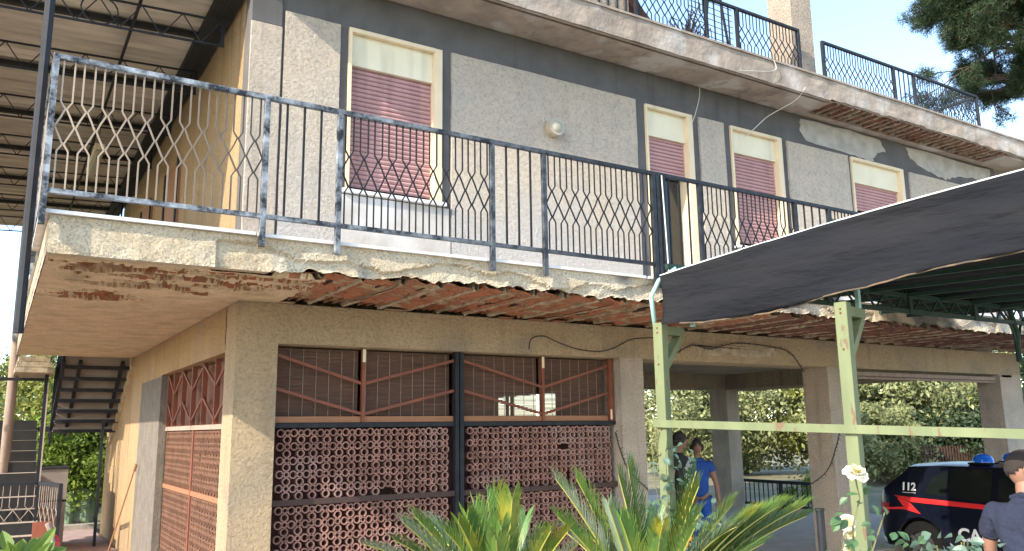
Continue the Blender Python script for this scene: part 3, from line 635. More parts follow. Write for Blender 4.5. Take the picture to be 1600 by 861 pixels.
# wall lamp on the front
t = thing('wall_lamp', 'round bulkhead wall lamp with dull glass between the pink shutters', 'lamp', (5.58, 7.98, 5.5))
def disc(mb, c, r, y0, y1, n=20, r2=None):
    r2 = r2 or r; v = [(c[0]+r*math.cos(2*math.pi*k/n), y0, c[1]+r*math.sin(2*math.pi*k/n)) for k in range(n)]+[(c[0]+r2*math.cos(2*math.pi*k/n), y1, c[1]+r2*math.sin(2*math.pi*k/n)) for k in range(n)]
    mb.add(v, [tuple(range(n)), tuple(range(n, 2*n))[::-1]]+[(k, n+k, n+(k+1)%n, (k+1)%n) for k in range(n)]); return mb
b = MB(); disc(b, (5.58, 5.51), .115, 7.90, 7.985); b.build('lamp_base', 'joist', t)
b = MB(); b.sphere((5.585, 7.90, 5.515), .085, 16, 10, sq=(1, .55, 1)); b.build('lamp_dome', 'lampglass', t, smooth=True)
b = MB(); disc(b, (5.585, 5.515), .112, 7.88, 7.899, r2=.113); b.build('lamp_ring', 'lampglass', t)

# cables on the facade
def cable(name, lab, pts, r, m, fuzz=0):
    P = [Vector(p) for p in pts]; out = []
    for i in range(len(P)-1):
        p0 = P[max(i-1, 0)]; p1 = P[i]; p2 = P[i+1]; p3 = P[min(i+2, len(P)-1)]
        for s in range(6):
            t = s/6; out.append(.5*((2*p1)+(-p0+p2)*t+(2*p0-5*p1+4*p2-p3)*t*t+(-p0+3*p1-3*p2+p3)*t**3))
    out.append(P[-1]); b = MB(); b.tube(out, r, 5)
    if fuzz:
        for p in out[::1]:
            for _ in range(2): b.bar(p, p+Vector((random.uniform(-1,1), random.uniform(-1,0), random.uniform(-1,1)))*fuzz, .006)
    return b.build(name, m, None, label=lab, cat='cable')
cable('cable', 'thin dark cable drooping along the beam above the right bamboo blind', [(5.17,7.97,2.76),(5.20,7.96,2.88),(5.37,7.96,2.92),(5.56,7.96,2.86),(5.84,7.96,2.79),(6.18,7.96,2.77),(6.43,7.96,2.83),(6.69,7.96,2.94),(7.06,7.96,2.98)], .008, 'bcable')
cable('fairy_light_string', 'dark string of fairy lights arching across the beam right of the left green post', [(7.45,7.96,2.80),(7.72,7.96,2.91),(8.07,7.96,2.88),(8.56,7.96,2.975),(9.32,7.96,2.95),(9.65,7.96,2.87),(9.9,7.96,2.62)], .009, 'bcable', .03)
cable('fairy_light_string', 'dark string of lights sagging off the middle pillar behind the rose', [(10.58,7.96,1.75),(10.5,7.95,1.6),(10.29,8.0,1.21),(9.94,8.1,.99)], .009, 'bcable', .035)
cable('fairy_light_string', 'dark string of lights sagging across the pale pillar right of the clay screen', [(6.40,7.97,1.80),(6.46,7.97,1.6),(6.58,7.96,1.35),(6.87,7.97,1.11)], .009, 'bcable', .03)
cable('cable', 'pale cable dangling from the roof edge, the one reaching lowest at the second window', [(9.03,7.36,6.99),(9.0,7.35,6.82),(8.3,7.34,6.66)], .006, 'cable')
cable('cable', 'short pale cable hanging under the soffit above the half-open door', [(8.15,7.97,6.64),(8.12,7.96,6.45),(8.02,7.95,6.2),(7.95,7.95,6.05)], .006, 'cable')
cable('cable', 'pale cable curving from the roof edge down to the third window box', [(8.78+.9,7.36,6.72),(9.6,7.5,6.55),(9.35,7.8,6.36),(9.15,7.93,6.15),(8.95,7.95,6.0)], .006, 'cable')
cable('cable', 'thin white cable hanging straight down beside the dark balcony post', [(5.84,6.34,4.50),(5.85,6.33,4.0),(5.87,6.33,3.4)], .007, 'hem')
# broomstick leaning on the side wall
b = MB(); b.tube([(1.55, 13.9, .02), (1.82, 13.55, 1.35)], .011, 6); b.tube([(1.815,13.556,1.32),(1.835,13.53,1.42)], .022, 6); b.build('wooden_stick', 'wood', label='thin wooden stick leaning against the orange side wall', cat='stick')

# ------------------------------------------------------------ outside stairs
st = thing('outdoor_staircase', 'dark metal dog-leg staircase climbing to the back of the balcony', 'staircase', (.8, 16.5, 0))
for k in range(7):      # upper flight seen from below
    z = 3.12-.168*(k+1); y = 15.05+.29*k
    b = MB(); b.box(.88, 1.92, y, y+.285, z-.03, z); b.build('tread', 'tread', st)
    b = MB(); b.box(.885, 1.915, y+.001, y+.018, z+.004, z+.165); b.build('riser_board', 'tread', st)
    b = MB(); b.box(.88, 1.92, y-.02, y+.0, z-.05, z+.01); b.build('nosing', 'iron', st)
for x in (.86, 1.10, 1.72):
    b = MB(); b.bar((x, 14.95, 3.02), (x, 17.1, 1.86), .055, .06); b.build('stringer', 'iron', st)
b = MB(); b.bar((1.86, 14.9, 3.06), (1.86, 17.25, 1.80), .05, .24); b.build('wall_stringer', 'soffit', st)
b = MB(); b.bar((.86, 15.0, 2.75), (.86, 15.0, 3.3), .04); b.bar((.86, 16.9, 1.7), (.86, 16.9, 2.9), .04); b.bar((.86, 15.0, 4.0), (.86, 16.9, 2.9), .035); b.bar((.86,16.9,2.0),(.66,16.9,1.98),.03); b.bar((.86,16.9,2.3),(.66,16.9,2.12),.03)
for k in range(10): b.bar((.86, 15.1+.18*k, 3.0-.09*k), (.86, 15.1+.18*k, 3.95-.1*k), .014)
b.build('handrail', 'iron', st)
b = MB(); b.box(-1.1, 1.6, 17.15, 18.3, 1.93, 2.0); b.build('landing', 'riser', st)
for k in range(11):     # lower flight seen from the front
    z = 1.95-.172*k; y = 17.15-.27*k
    b = MB(); b.box(-1.1, .66, y-.27, y-.0, max(.02, z-.04), z); b.build('tread', 'nose', st)
    b = MB(); b.box(-1.09, .65, y-.012, y-.001, max(.02, z+.001), z+.170); b.build('riser_board', 'riser', st)
b = MB(); b.box(.67, 1.12, 15.9, 16.9, .02, 1.30); b.build('side_cladding', 'tread', st)
b = MB(); b.box(.66, 1.14, 15.88, 16.91, 1.301, 1.34); b.box(.67, 1.13, 15.885, 15.899, .78, .81); b.build('cladding_cap', 'riser', st)
b = MB(); b.bar((1.60, 16.0, 0), (1.60, 16.0, 2.12), .045); b.bar((.67, 15.6, 0), (.67, 15.6, 2.86), .055); b.bar((.70, 15.58, 1.0), (.70, 15.58, 2.7), .02, mi=1); b.build('support_post', ['iron', 'nose'], st)
b = MB(); b.bar((-1.1, 15.7, 2.76), (.67, 15.7, 2.76), .045); b.bar((-1.1, 17.2, 1.98), (.67, 17.2, 1.98), .03); b.bar((-1.1, 17.2, 2.0), (-1.1, 17.2, 2.8), .04); b.build('landing_rail', 'iron', st)
# entrance railing in front of the stairs
er = thing('garden_railing', 'black garden railing with pale wavy bars in front of the stairs', 'railing', (.2, 13.6, 0))
def erl(p, q, nm='railing_section'):
    b = MB(); b.bar((p[0], p[1], 1.14), (q[0], q[1], 1.14), .05); b.bar((p[0], p[1], .12), (q[0], q[1], .12), .04)
    for r_ in (p, q): b.bar((r_[0], r_[1], 0), (r_[0], r_[1], 1.16), .05)
    o = b.build(nm, 'iron', er); rail_panel_o(o, p, q); return o
def rail_panel_o(par, p, q):
    global house
    rail_panel(par, (p[0], p[1], 0), (q[0], q[1], 0), .14, 1.12, 'p', 'hem2', pitch=.2, r=.007)
M['hem2'] = mat('rusty_pale_bar', (.42,.38,.34), .7, (.25,.15,.10), 8, .8)
erl((-1.4, 14.9), (.66, 14.9)); erl((.67, 14.88), (.90, 13.9))
# red-brown board and red thing in front
b = MB(); b.bar((.30, 5.93, .2), (.30, 5.93, 1.335), .10, .03); bo = b.build('garden_board', 'redbrown', label='red-brown wooden board standing among leaves at the left edge', cat='board')
b = MB(); b.tube([(.325,5.88,1.33),(.35,5.88,1.27),(.36,5.88,1.19),(.41,5.88,1.12)], .016, 6); b.build('handle', 'hem2', bo)
b = MB(); b.box(.345, .40, 5.88, 5.96, .9, 1.22); b.sphere((.37,5.92,1.22), .035, 8, 6); b.build('red_jug', 'redobj', label='bright red plastic container behind the red-brown board', cat='container')

# ------------------------------------------------------------ pergola with shade cloth
pg = thing('garden_pergola', 'pale green timber pergola roofed and hung with navy shade cloth', 'pergola', (4.67, 5.27, 0))
D = Vector((.25766, -.96623, 0)); Nn = Vector((.96623, .25766, 0)); O = Vector((4.67, 5.27, 0))
W = lambda s, n, z: tuple(O+D*s+Nn*n+Vector((0,0,z)))
def gpost(s, n=0, nm='post'):
    b = MB(); b.bar(W(s+.045, n+.045, -.11), W(s+.045, n+.045, 2.72), .09, .09, up=D); o = b.build(nm, 'green', pg, bevel=.006)
    return o
def bracket(s, n=0):
    b = MB(); b.bar(W(s+.10, n+.045, 2.64), W(s+.40, n+.045, 2.64), .075, .085); b.bar(W(s+.08, n+.045, 2.33), W(s+.36, n+.045, 2.60), .06, .085); b.build('bracket', 'green', pg)
def bracketn(s):
    b = MB(); b.bar(W(s+.045, .09, 2.66), W(s+.045, .36, 2.66), .085, .07); b.bar(W(s+.045, .08, 2.36), W(s+.045, .33, 2.63), .085, .055); b.build('bracket', 'green', pg)
for s in (0, 1.55, 3.3):
    po = gpost(s); bracketn(s); b = MB()
    for zz in (1.84, 2.38, 2.64, 2.68): b.sphere(W(s+.045, -.004, zz+random.uniform(-.01,.01)), .008, 8, 5); b.sphere(W(s-.004, .045, zz-.02), .007, 8, 5)
    b.build('bolt', 'rust', po)
b = MB(); b.bar(W(-.02, -.015, 1.885), W(3.4, -.015, 1.755), .03, .06); b.build('mid_rail', 'green', pg)
b = MB()
for s in (.0,):
    b.tube([W(s-.02+.03, .02, 2.70), W(s+.0, .0, 2.95), W(s+.07, .02, 3.08), W(s+.2, .1, 3.18)], .02, 8)
b.build('curved_bracket', 'mint', pg, smooth=True)
b = MB(); b.bar(W(.36,.05,2.66),W(.36,.05,2.80),.03); b.build('hook', 'mint', pg); b = MB(); b.bar(W(1.6,.34,2.66),W(1.6,.34,2.9),.03);  b.build('hook', 'mint', pg)
# roof cloth and valance
def ztop(s): return 3.09+.148*s-.012*s*s
def zbot(s): return 2.70-.018*math.sin(s*2.2)+max(0, s-1.0)*.112+.004*math.sin(s*9)
b = MB()
def VA(u, v):
    s = .12+4.6*u; z = ztop(s)+(zbot(s)-ztop(s))*v
    n = -.03+.035*math.sin(v*3.1)*math.sin(s*3.3+1)+.02*fbm(s*1.7, z*3, 3)-.02*v
    if v == 1: z += .010*fbm(s*9, 1)
    return W(s, n, z)
b.grid(VA, 130, 16); cl = b.build('shade_cloth_valance', 'cloth', pg, smooth=True)
md = cl.modifiers.new('thick', 'SOLIDIFY'); md.thickness = .006
b = MB(); b.tube([W(.12+4.6*k/40, -.035, ztop(.12+4.6*k/40)+.004) for k in range(41)], .0065, 5); b.build('top_hem', 'hem', cl)
b = MB(); b.tube([W(.3+4.3*k/60, -.052+.01*math.sin(k), zbot(.3+4.3*k/60)-.002+.012*fbm(k*.5, 3)) for k in range(61)], .007, 5); b.build('bottom_hem', 'dirt', cl)
def xr(s): return 6.3
b = MB()
def RC(u, v):
    s = .16+4.6*u; n = -.02+6.6*v; z = 3.33+.10*math.sin(v*3)*.5-.02*math.sin(v*40)
    z = ztop(max(0, s))+(z-ztop(max(0, s)))*min(1, n/1.3)
    return W(s, n, z+.02*fbm(s*1.5, n*1.5))
b.grid(RC, 30, 60); rc = b.build('shade_cloth_roof', 'cloth', pg, smooth=True)
md = rc.modifiers.new('thick', 'SOLIDIFY'); md.thickness = .006
for k in range(9):
    n = .7+.62*k; b = MB(); b.bar(W(.05, n, 3.27), W(4.6, n, 3.27), .05, .04); b.build('roof_bar', 'dgreen', pg)
# lattice truss along the house side
b = MB(); y = 5.42
b.bar((5.0, y, 3.27), (12.2, y, 3.27), .045); b.bar((5.0, y, 3.09), (12.2, y, 3.09), .045)
x = 5.1; k = 0
while x < 12.1:
    b.bar((x, y, 3.09 if k % 2 else 3.27), (x+.17, y, 3.27 if k % 2 else 3.09), .016); x += .17; k += 1
for x in (7.2, 8.6, 9.9, 11.3): b.bar((x, y, 3.07), (x, y, 3.29), .06)
b.build('lattice_truss', 'dgreen', pg)
b = MB(); x = 6.4
b.bar((6.0, y+.12, 3.335), (12.2, y+.12, 3.335), .02)
while x < 12: b.bar((x, y+.1, 3.28), (x+.02, y+.1, 3.40), .018); x += .055
b.build('fringe', 'dgreen', pg)
b = MB(); b.tube([(10.72, y, 3.25), (10.80, y, 3.0), (10.80, y, 2.6)], .035, 8); b.tube([(10.5, y, 3.2), (10.70, y, 3.05), (10.80, y, 2.8)], .018, 6); b.tube([(11.1, y, 3.2), (10.92, y, 3.05), (10.82, y, 2.8)], .018, 6); b.build('hanging_bracket', 'dgreen', pg)
gp = MB(); gp.bar((12.1, 5.42, 0), (12.1, 5.42, 3.3), .08); gp.build('post', 'dgreen', pg)

# low porch railing, bollard
pr = thing('porch_railing', 'low black railing at the far edge of the open porch', 'railing', (15.3, 13.4, 0))
b = MB(); b.bar((15.3, 12.3, .60), (15.3, 14.75, .60), .07); b.bar((15.3, 12.3, .08), (15.3, 14.75, .08), .06); b.build('rail', 'iron', pr)
for y in (12.32, 13.2, 14.72):
    b = MB(); b.bar((15.3, y, .02), (15.3, y, .6), .05); b.build('post', 'iron', pr)
b = MB()
for k in range(1, 18): b.bar((15.3, 12.32+.137*k, .08), (15.3, 12.32+.137*k, .58), .018)
b.build('bars', 'iron', pr)
b = MB(); b.tube([(5.62, 4.47, 0), (5.62, 4.47, 1.185)], .032, 10); b.tube([(5.62,4.47,1.185),(5.62,4.47,1.205)], .038, 10); b.build('garden_stake', 'iron', label='short black metal stake between the cycad and the second green post', cat='stake')
# back garden fence
fe = thing('garden_fence', 'distant brick-red slatted fence behind the police car', 'fence', (27.7, 16, -.12))
b = MB()
for k in range(30): b.box(25.4+.16*k, 25.47+.16*k, 16.0, 16.03, .4, 1.12+.05*random.random())
b.build('pickets', 'brick', fe)
b = MB(); b.box(25.3, 30.2, 16.031, 16.07, .5, .55); b.box(25.3, 30.2, 16.031, 16.07, .95, 1.0); b.box(25.3,30.2,16.1,16.25,-.15,.39); b.build('rails', 'brick', fe)

# ------------------------------------------------------------ things on the roof terrace
pa = thing('parasol', 'tilted red-brown parasol on the roof terrace behind the railing', 'parasol', (7.1, 9.3, 6.985))
c = Vector((7.15, 9.3, 8.75)); ax = Vector((.30, -.30, .9)).normalized(); u1 = ax.orthogonal().normalized(); v1 = ax.cross(u1)
b = MB(); n = 8; ring = [c-ax*.42+(u1*math.cos(2*math.pi*k/n)+v1*math.sin(2*math.pi*k/n))*1.35 for k in range(n)]
mid = [c-ax*.14+(u1*math.cos(2*math.pi*k/n)+v1*math.sin(2*math.pi*k/n))*.7 for k in range(n)]
lo = [p-ax*.12 for p in ring]
b.add([c]+mid+ring+lo, [(0, 1+k, 1+(k+1)%n) for k in range(n)]+[(1+k, 1+n+k, 1+n+(k+1)%n, 1+(k+1)%n) for k in range(n)]+[(1+n+k, 1+2*n+k, 1+2*n+(k+1)%n, 1+n+(k+1)%n) for k in range(n)]); b.build('canopy', 'parasol', pa)
b = MB()
for p in mid+[]: b.bar(c-ax*.45, p, .012)
b.build('ribs', 'wood', pa); b = MB(); b.tube([(7.1, 9.3, 6.99), (7.1, 9.3, 7.9), tuple(c)], .022, 6); b.build('pole', 'wood', pa)
dr = thing('drying_rack', 'metal clothes drying rack standing on the roof terrace', 'drying rack', (8.9, 8.6, 6.985))
b = MB(); b.bar((8.75,8.5,7.0),(9.0,8.5,8.6),.03); b.bar((9.5,8.5,7.0),(9.25,8.5,8.6),.03); b.build('frame', 'iron', dr)
b = MB()
for k in range(8): b.tube([(8.55,8.5,7.75+.1*k),(9.5,8.5,7.72+.1*k)], .006, 4)
b.build('wires', 'rim', dr)
tp = thing('potted_plant', 'dry twisted potted plant on the roof terrace beside the parasol', 'plant', (8.3, 8.3, 6.985))
b = MB(); b.tube([(8.3,8.3,6.99),(8.3,8.3,7.25)], [.12,.16], 10); b.build('pot', 'terra', tp)
b = MB()
for k in range(26):
    a = random.uniform(0, 6.28); r = random.uniform(.1, .36); h = random.uniform(.4, 1.0)
    b.tube([(8.3,8.3,7.2),(8.3+r*.5*math.cos(a),8.3+r*.5*math.sin(a),7.2+h*.7),(8.3+r*math.cos(a),8.3+r*math.sin(a),7.2+h),(8.3+r*1.3*math.cos(a+.6),8.3+r*math.sin(a+.6),7.2+h*.75)], [.016,.014,.01,.004], 4)
b.build('stems', 'bark', tp)

# ------------------------------------------------------------ police car (side facing the garden), heading +X
car = thing('police_car', 'dark navy police hatchback with a red flash and blue roof beacons', 'car', (9, 5.85, 0))
YS = 5.0; CX0 = 6.95; HW = .86; YC = YS+HW; WZ = .31; WHL = (7.67, 10.22)
def prof(x):        # zlow, belt, roof, half width, roof half width
    s = x-CX0
    zl = .24
    for wx in WHL:
        d = abs(x-wx)
        if d < .37: zl = max(zl, WZ+math.sqrt(max(0, .37**2-d*d)))
    if s < .10: zr = .93+s*1.6
    elif s < .5: zr = 1.09+(s-.10)*.93
    elif s < 1.0: zr = 1.462+(s-.5)*.06
    elif s < 2.2: zr = 1.49
    elif s < 2.75: zr = 1.49-(s-2.2)*.12
    elif s < 3.25: zr = 1.42-(s-2.75)*.9
    else: zr = .97-(s-3.25)*.15
    zb = min(zr-.012, 1.05-s*.05)
    hw = HW*(1-.16*max(0, 1-s/.30)**2.2-.2*max(0, (s-3.6)/.5)**2)
    t = min(1, max(0, (zr-zb)/.34)); rw = hw-.02-.19*t
    if s < .02: zl = max(zl, .36)
    return zl, zb, zr, hw, rw
xsN = sorted({CX0+v for v in [0,.02,.05,.1,.15,.2,.3,.33,.36,.42,.5,.55,.62,.7,.75,.8,.9,1.0,1.05,1.1,1.14,1.17,1.25,1.4,1.6,1.8,2,2.2,2.4,2.6,2.75,2.85,2.89,2.92,3.0,3.1,3.2,3.25,3.31,3.4,3.5,3.6,3.68,3.73,3.76,3.85,3.95,4.02,4.06]})
def side_pt(x, j, sgn):     # j = 0..8 lower sill -> roof middle
    zl, zb, zr, hw, rw = prof(x); zm = (zl+zb)/2
    P = [(hw-.03, zl), (hw-.004, zl+.07 if zl < .5 else zl+.02), (hw, zl+(zb-zl)*.45), (hw-.005, zb-.10*(zb-zl)), (hw-.03, zb), (rw+(hw-.03-rw)*.45, zb+(zr-zb)*.55), (rw, zr-.03*min(1,(zr-zb)/.2)), (rw*.7, zr+.004), (0, zr+.018)]
    d, z = P[j]; return (x, YC+sgn*d, z)
b = MB(); nS = 17; ring = lambda x: [side_pt(x, j, -1) for j in range(9)]+[side_pt(x, j, 1) for j in range(7, -1, -1)]
for x in xsN: b.v += ring(x)
for i in range(len(xsN)-1):
    for k in range(nS-1): b.f.append((i*nS+k, i*nS+k+1, (i+1)*nS+k+1, (i+1)*nS+k)); b.m.append(0)
b.f.append(tuple(range(nS))[::-1]); b.m.append(0); b.f.append(tuple((len(xsN)-1)*nS+k for k in range(nS))); b.m.append(0)
body = b.build('body', 'carpaint', car, smooth=True)
md = body.modifiers.new('e', 'EDGE_SPLIT'); md.split_angle = math.radians(38)
b = MB(); b.box(CX0+.08, CX0+3.9, YS+.2, YS+1.5, .22, .9); b.build('underbody', 'tyre', car)
def lerp_side(x, z, out=.006):          # a point on the near side at height z
    q = [side_pt(x, j, -1) for j in range(7)]
    for a, c in zip(q, q[1:]):
        if a[2]-1e-6 <= z <= c[2]+1e-6 and c[2] > a[2]:
            t = (z-a[2])/(c[2]-a[2]); return (x, a[1]+(c[1]-a[1])*t-out, z)
    return (x, q[-1][1]-out, z)
def decal(name, top, bot, m, par, out=.006, n=14, k=4):     # polylines of (x, z) with equal x spans
    def ev(pl, x):
        for a, c in zip(pl, pl[1:]):
            if a[0] <= x <= c[0]+1e-6: return a[1]+(c[1]-a[1])*(x-a[0])/(c[0]-a[0])
        return pl[-1][1]
    x0, x1 = top[0][0], top[-1][0]; b = MB()
    b.grid(lambda u, v: lerp_side(x0+(x1-x0)*u, ev(bot, x0+(x1-x0)*u)+(ev(top, x0+(x1-x0)*u)-ev(bot, x0+(x1-x0)*u))*v, out), n, k); return b.build(name, m, par)
def sz(L): return [(CX0+a, c) for a, c in L]
decal('side_window', sz([(.84,1.07),(.94,1.30),(1.18,1.40)]), sz([(.84,1.04),(1.18,1.02)]), 'carglass', car, .008)
decal('side_window', sz([(1.22,1.41),(1.84,1.43)]), sz([(1.22,1.015),(1.84,.975)]), 'carglass', car, .008)
decal('side_window', sz([(1.93,1.43),(2.4,1.41),(3.0,1.10)]), sz([(1.93,.97),(3.0,.92)]), 'carglass', car, .008)
decal('red_stripe', sz([(.35,1.0),(.65,.985),(1.8,.945),(3.4,.87)]), sz([(.35,.995),(.6,.915),(1.8,.88),(3.4,.83)]), 'carred', body, .009, 30)
decal('red_stripe', sz([(.40,.97),(.60,.915),(.77,.75)]), sz([(.40,.96),(.50,.83),(.77,.745)]), 'carred', body, .010)
decal('red_stripe', sz([(.10,.80),(.5,.835),(.77,.755)]), sz([(.10,.775),(.5,.80),(.77,.745)]), 'carred', body, .0095)
for (a, c) in (((7.76,.97),(7.84,1.42)), ((8.83,.95),(8.83,1.44)), ((8.83,.95),(8.81,.30)), ((7.76,.97),(7.83,.74)), ((7.83,.74),(8.12,.30))):
    s = MB(); P = [lerp_side(a[0]+(c[0]-a[0])*t/6, a[1]+(c[1]-a[1])*t/6, .003) for t in range(7)]; s.tube(P, .004, 4); s.build('door_seam', 'tyre', body)
s = MB(); s.box(8.04, 8.20, YS-.022, YS-.004, .82, .85); s.build('door_handle', 'carpaint', car, bevel=.005)
s = MB(); s.box(8.92, 9.08, YS-.022, YS-.004, .80, .83); s.build('door_handle', 'carpaint', car, bevel=.005)
RT = Matrix.Rotation(math.radians(90), 3, 'X')
text_mesh('door_lettering', 'CARABINIERI', .25, 'carwhite', body, (CX0+1.33, YS-.012, .42), RT)
p = lerp_side(CX0+.45, 1.085); text_mesh('number_lettering', '112', .165, 'carwhite', body, (CX0+.45, p[1]-.010, 1.085), Matrix.Rotation(math.radians(-12), 3, 'X') @ RT)
s = MB(); s.bar((CX0+.47, p[1]-.012, 1.050), (CX0+.69, p[1]-.012, 1.048), .003, .007); s.build('small_lettering', 'carwhite', body)
def beacon(x, y):
    bb = MB(); n, m_ = 18, 8
    for j in range(m_+1):
        t = (math.pi/2)*j/m_
        for k in range(n):
            a = 2*math.pi*k/n; bb.v.append((x+.155*math.cos(t)**.75*math.cos(a), y+.13*math.cos(t)**.75*math.sin(a), 1.505+.135*math.sin(t)))
    for j in range(m_):
        for k in range(n): bb.f.append((j*n+k, j*n+(k+1)%n, (j+1)*n+(k+1)%n, (j+1)*n+k)); bb.m.append(0)
    o = bb.build('beacon', 'beacon', car, smooth=True)
    s = MB(); s.box(x-.16, x+.16, y-.14, y+.14, 1.485, 1.515); s.build('beacon_base', 'tyre', o, bevel=.01)
    return o
beacon(CX0+1.55, 5.46); beacon(CX0+1.55, 6.26)
s = MB(); s.tube([(9.95, 5.86, 1.49), (9.80, 5.86, 1.78)], .006, 4); s.build('aerial', 'tyre', car)
for wx in WHL:
    for sg, y0 in ((-1, YS+.03), (1, YS+2*HW-.23)):
        bb = MB(); n = 26
        prf = [(.20, .0), (.32, .0), (.345, .03), (.345, .17), (.32, .2), (.2, .2)]
        for k in range(n):
            a = 2*math.pi*k/n
            for r, dy in prf: bb.v.append((wx+r*math.cos(a), y0+dy, WZ-.02+r*math.sin(a)))
        for k in range(n):
            for e in range(5): bb.f.append((k*6+e, k*6+e+1, ((k+1)%n)*6+e+1, ((k+1)%n)*6+e)); bb.m.append(0)
        wh = bb.build('wheel', 'tyre', car, smooth=True)
        s = MB(); disc(s, (wx, WZ-.02), .205, y0+.04, y0+.16)
        for k in range(5):
            a = 2*math.pi*k/5; s.bar((wx, y0+.02, WZ-.02), (wx+.2*math.cos(a), y0+.02, WZ-.02+.2*math.sin(a)), .05, .05)
        s.build('rim', 'rim', wh)
s = MB(); s.grid(lambda u, v: lerp_side(CX0+.03+.22*u, .72+.0*u+.16*v, .007), 4, 3); s.build('tail_lamp', 'redlamp', car)

# turn the finished car to face the camera side of the garden and set its rear corner beside the pillar
_th = -1.58531612; _k = .94157; car.rotation_euler = (0, 0, _th); car.scale = (_k, _k, _k)
_lx, _ly = (CX0-9)*_k, (YS-5.85)*_k
car.location = (11.37227-(_lx*math.cos(_th)-_ly*math.sin(_th)), 8.03135-(_lx*math.sin(_th)+_ly*math.cos(_th)), -.112)
# ------------------------------------------------------------ people
def skin_mesh(J, E, sub=2, root=None):
    """J: name -> (pos, radius or (rx, ry)); E: edges; returns verts, faces of one grown surface"""
    names = list(J); ix = {n: i for i, n in enumerate(names)}
    me = bpy.data.meshes.new('tmp'); me.from_pydata([tuple(J[n][0]) for n in names], [(ix[a], ix[b]) for a, b in E], [])
    o = bpy.data.objects.new('tmp', me); COL.objects.link(o); sk = o.modifiers.new('s', 'SKIN'); sk.use_smooth_shade = True; sk.branch_smoothing = .6
    for i, n in enumerate(names):
        r = J[n][1]; r = r if isinstance(r, tuple) else (r, r); me.skin_vertices[0].data[i].radius = r; me.skin_vertices[0].data[i].use_root = (n == (root or names[0]))
    ss = o.modifiers.new('u', 'SUBSURF'); ss.levels = sub; ss.render_levels = sub
    bpy.context.view_layer.update(); dg = bpy.context.evaluated_depsgraph_get(); ev = bpy.data.meshes.new_from_object(o.evaluated_get(dg))
    vs = [tuple(v.co) for v in ev.vertices]; fs = [tuple(p.vertices) for p in ev.polygons]
    bpy.data.objects.remove(o); bpy.data.meshes.remove(ev); return vs, fs
FZ = .02
M['eye'] = mat('eye_white', (.38,.35,.32), .4)
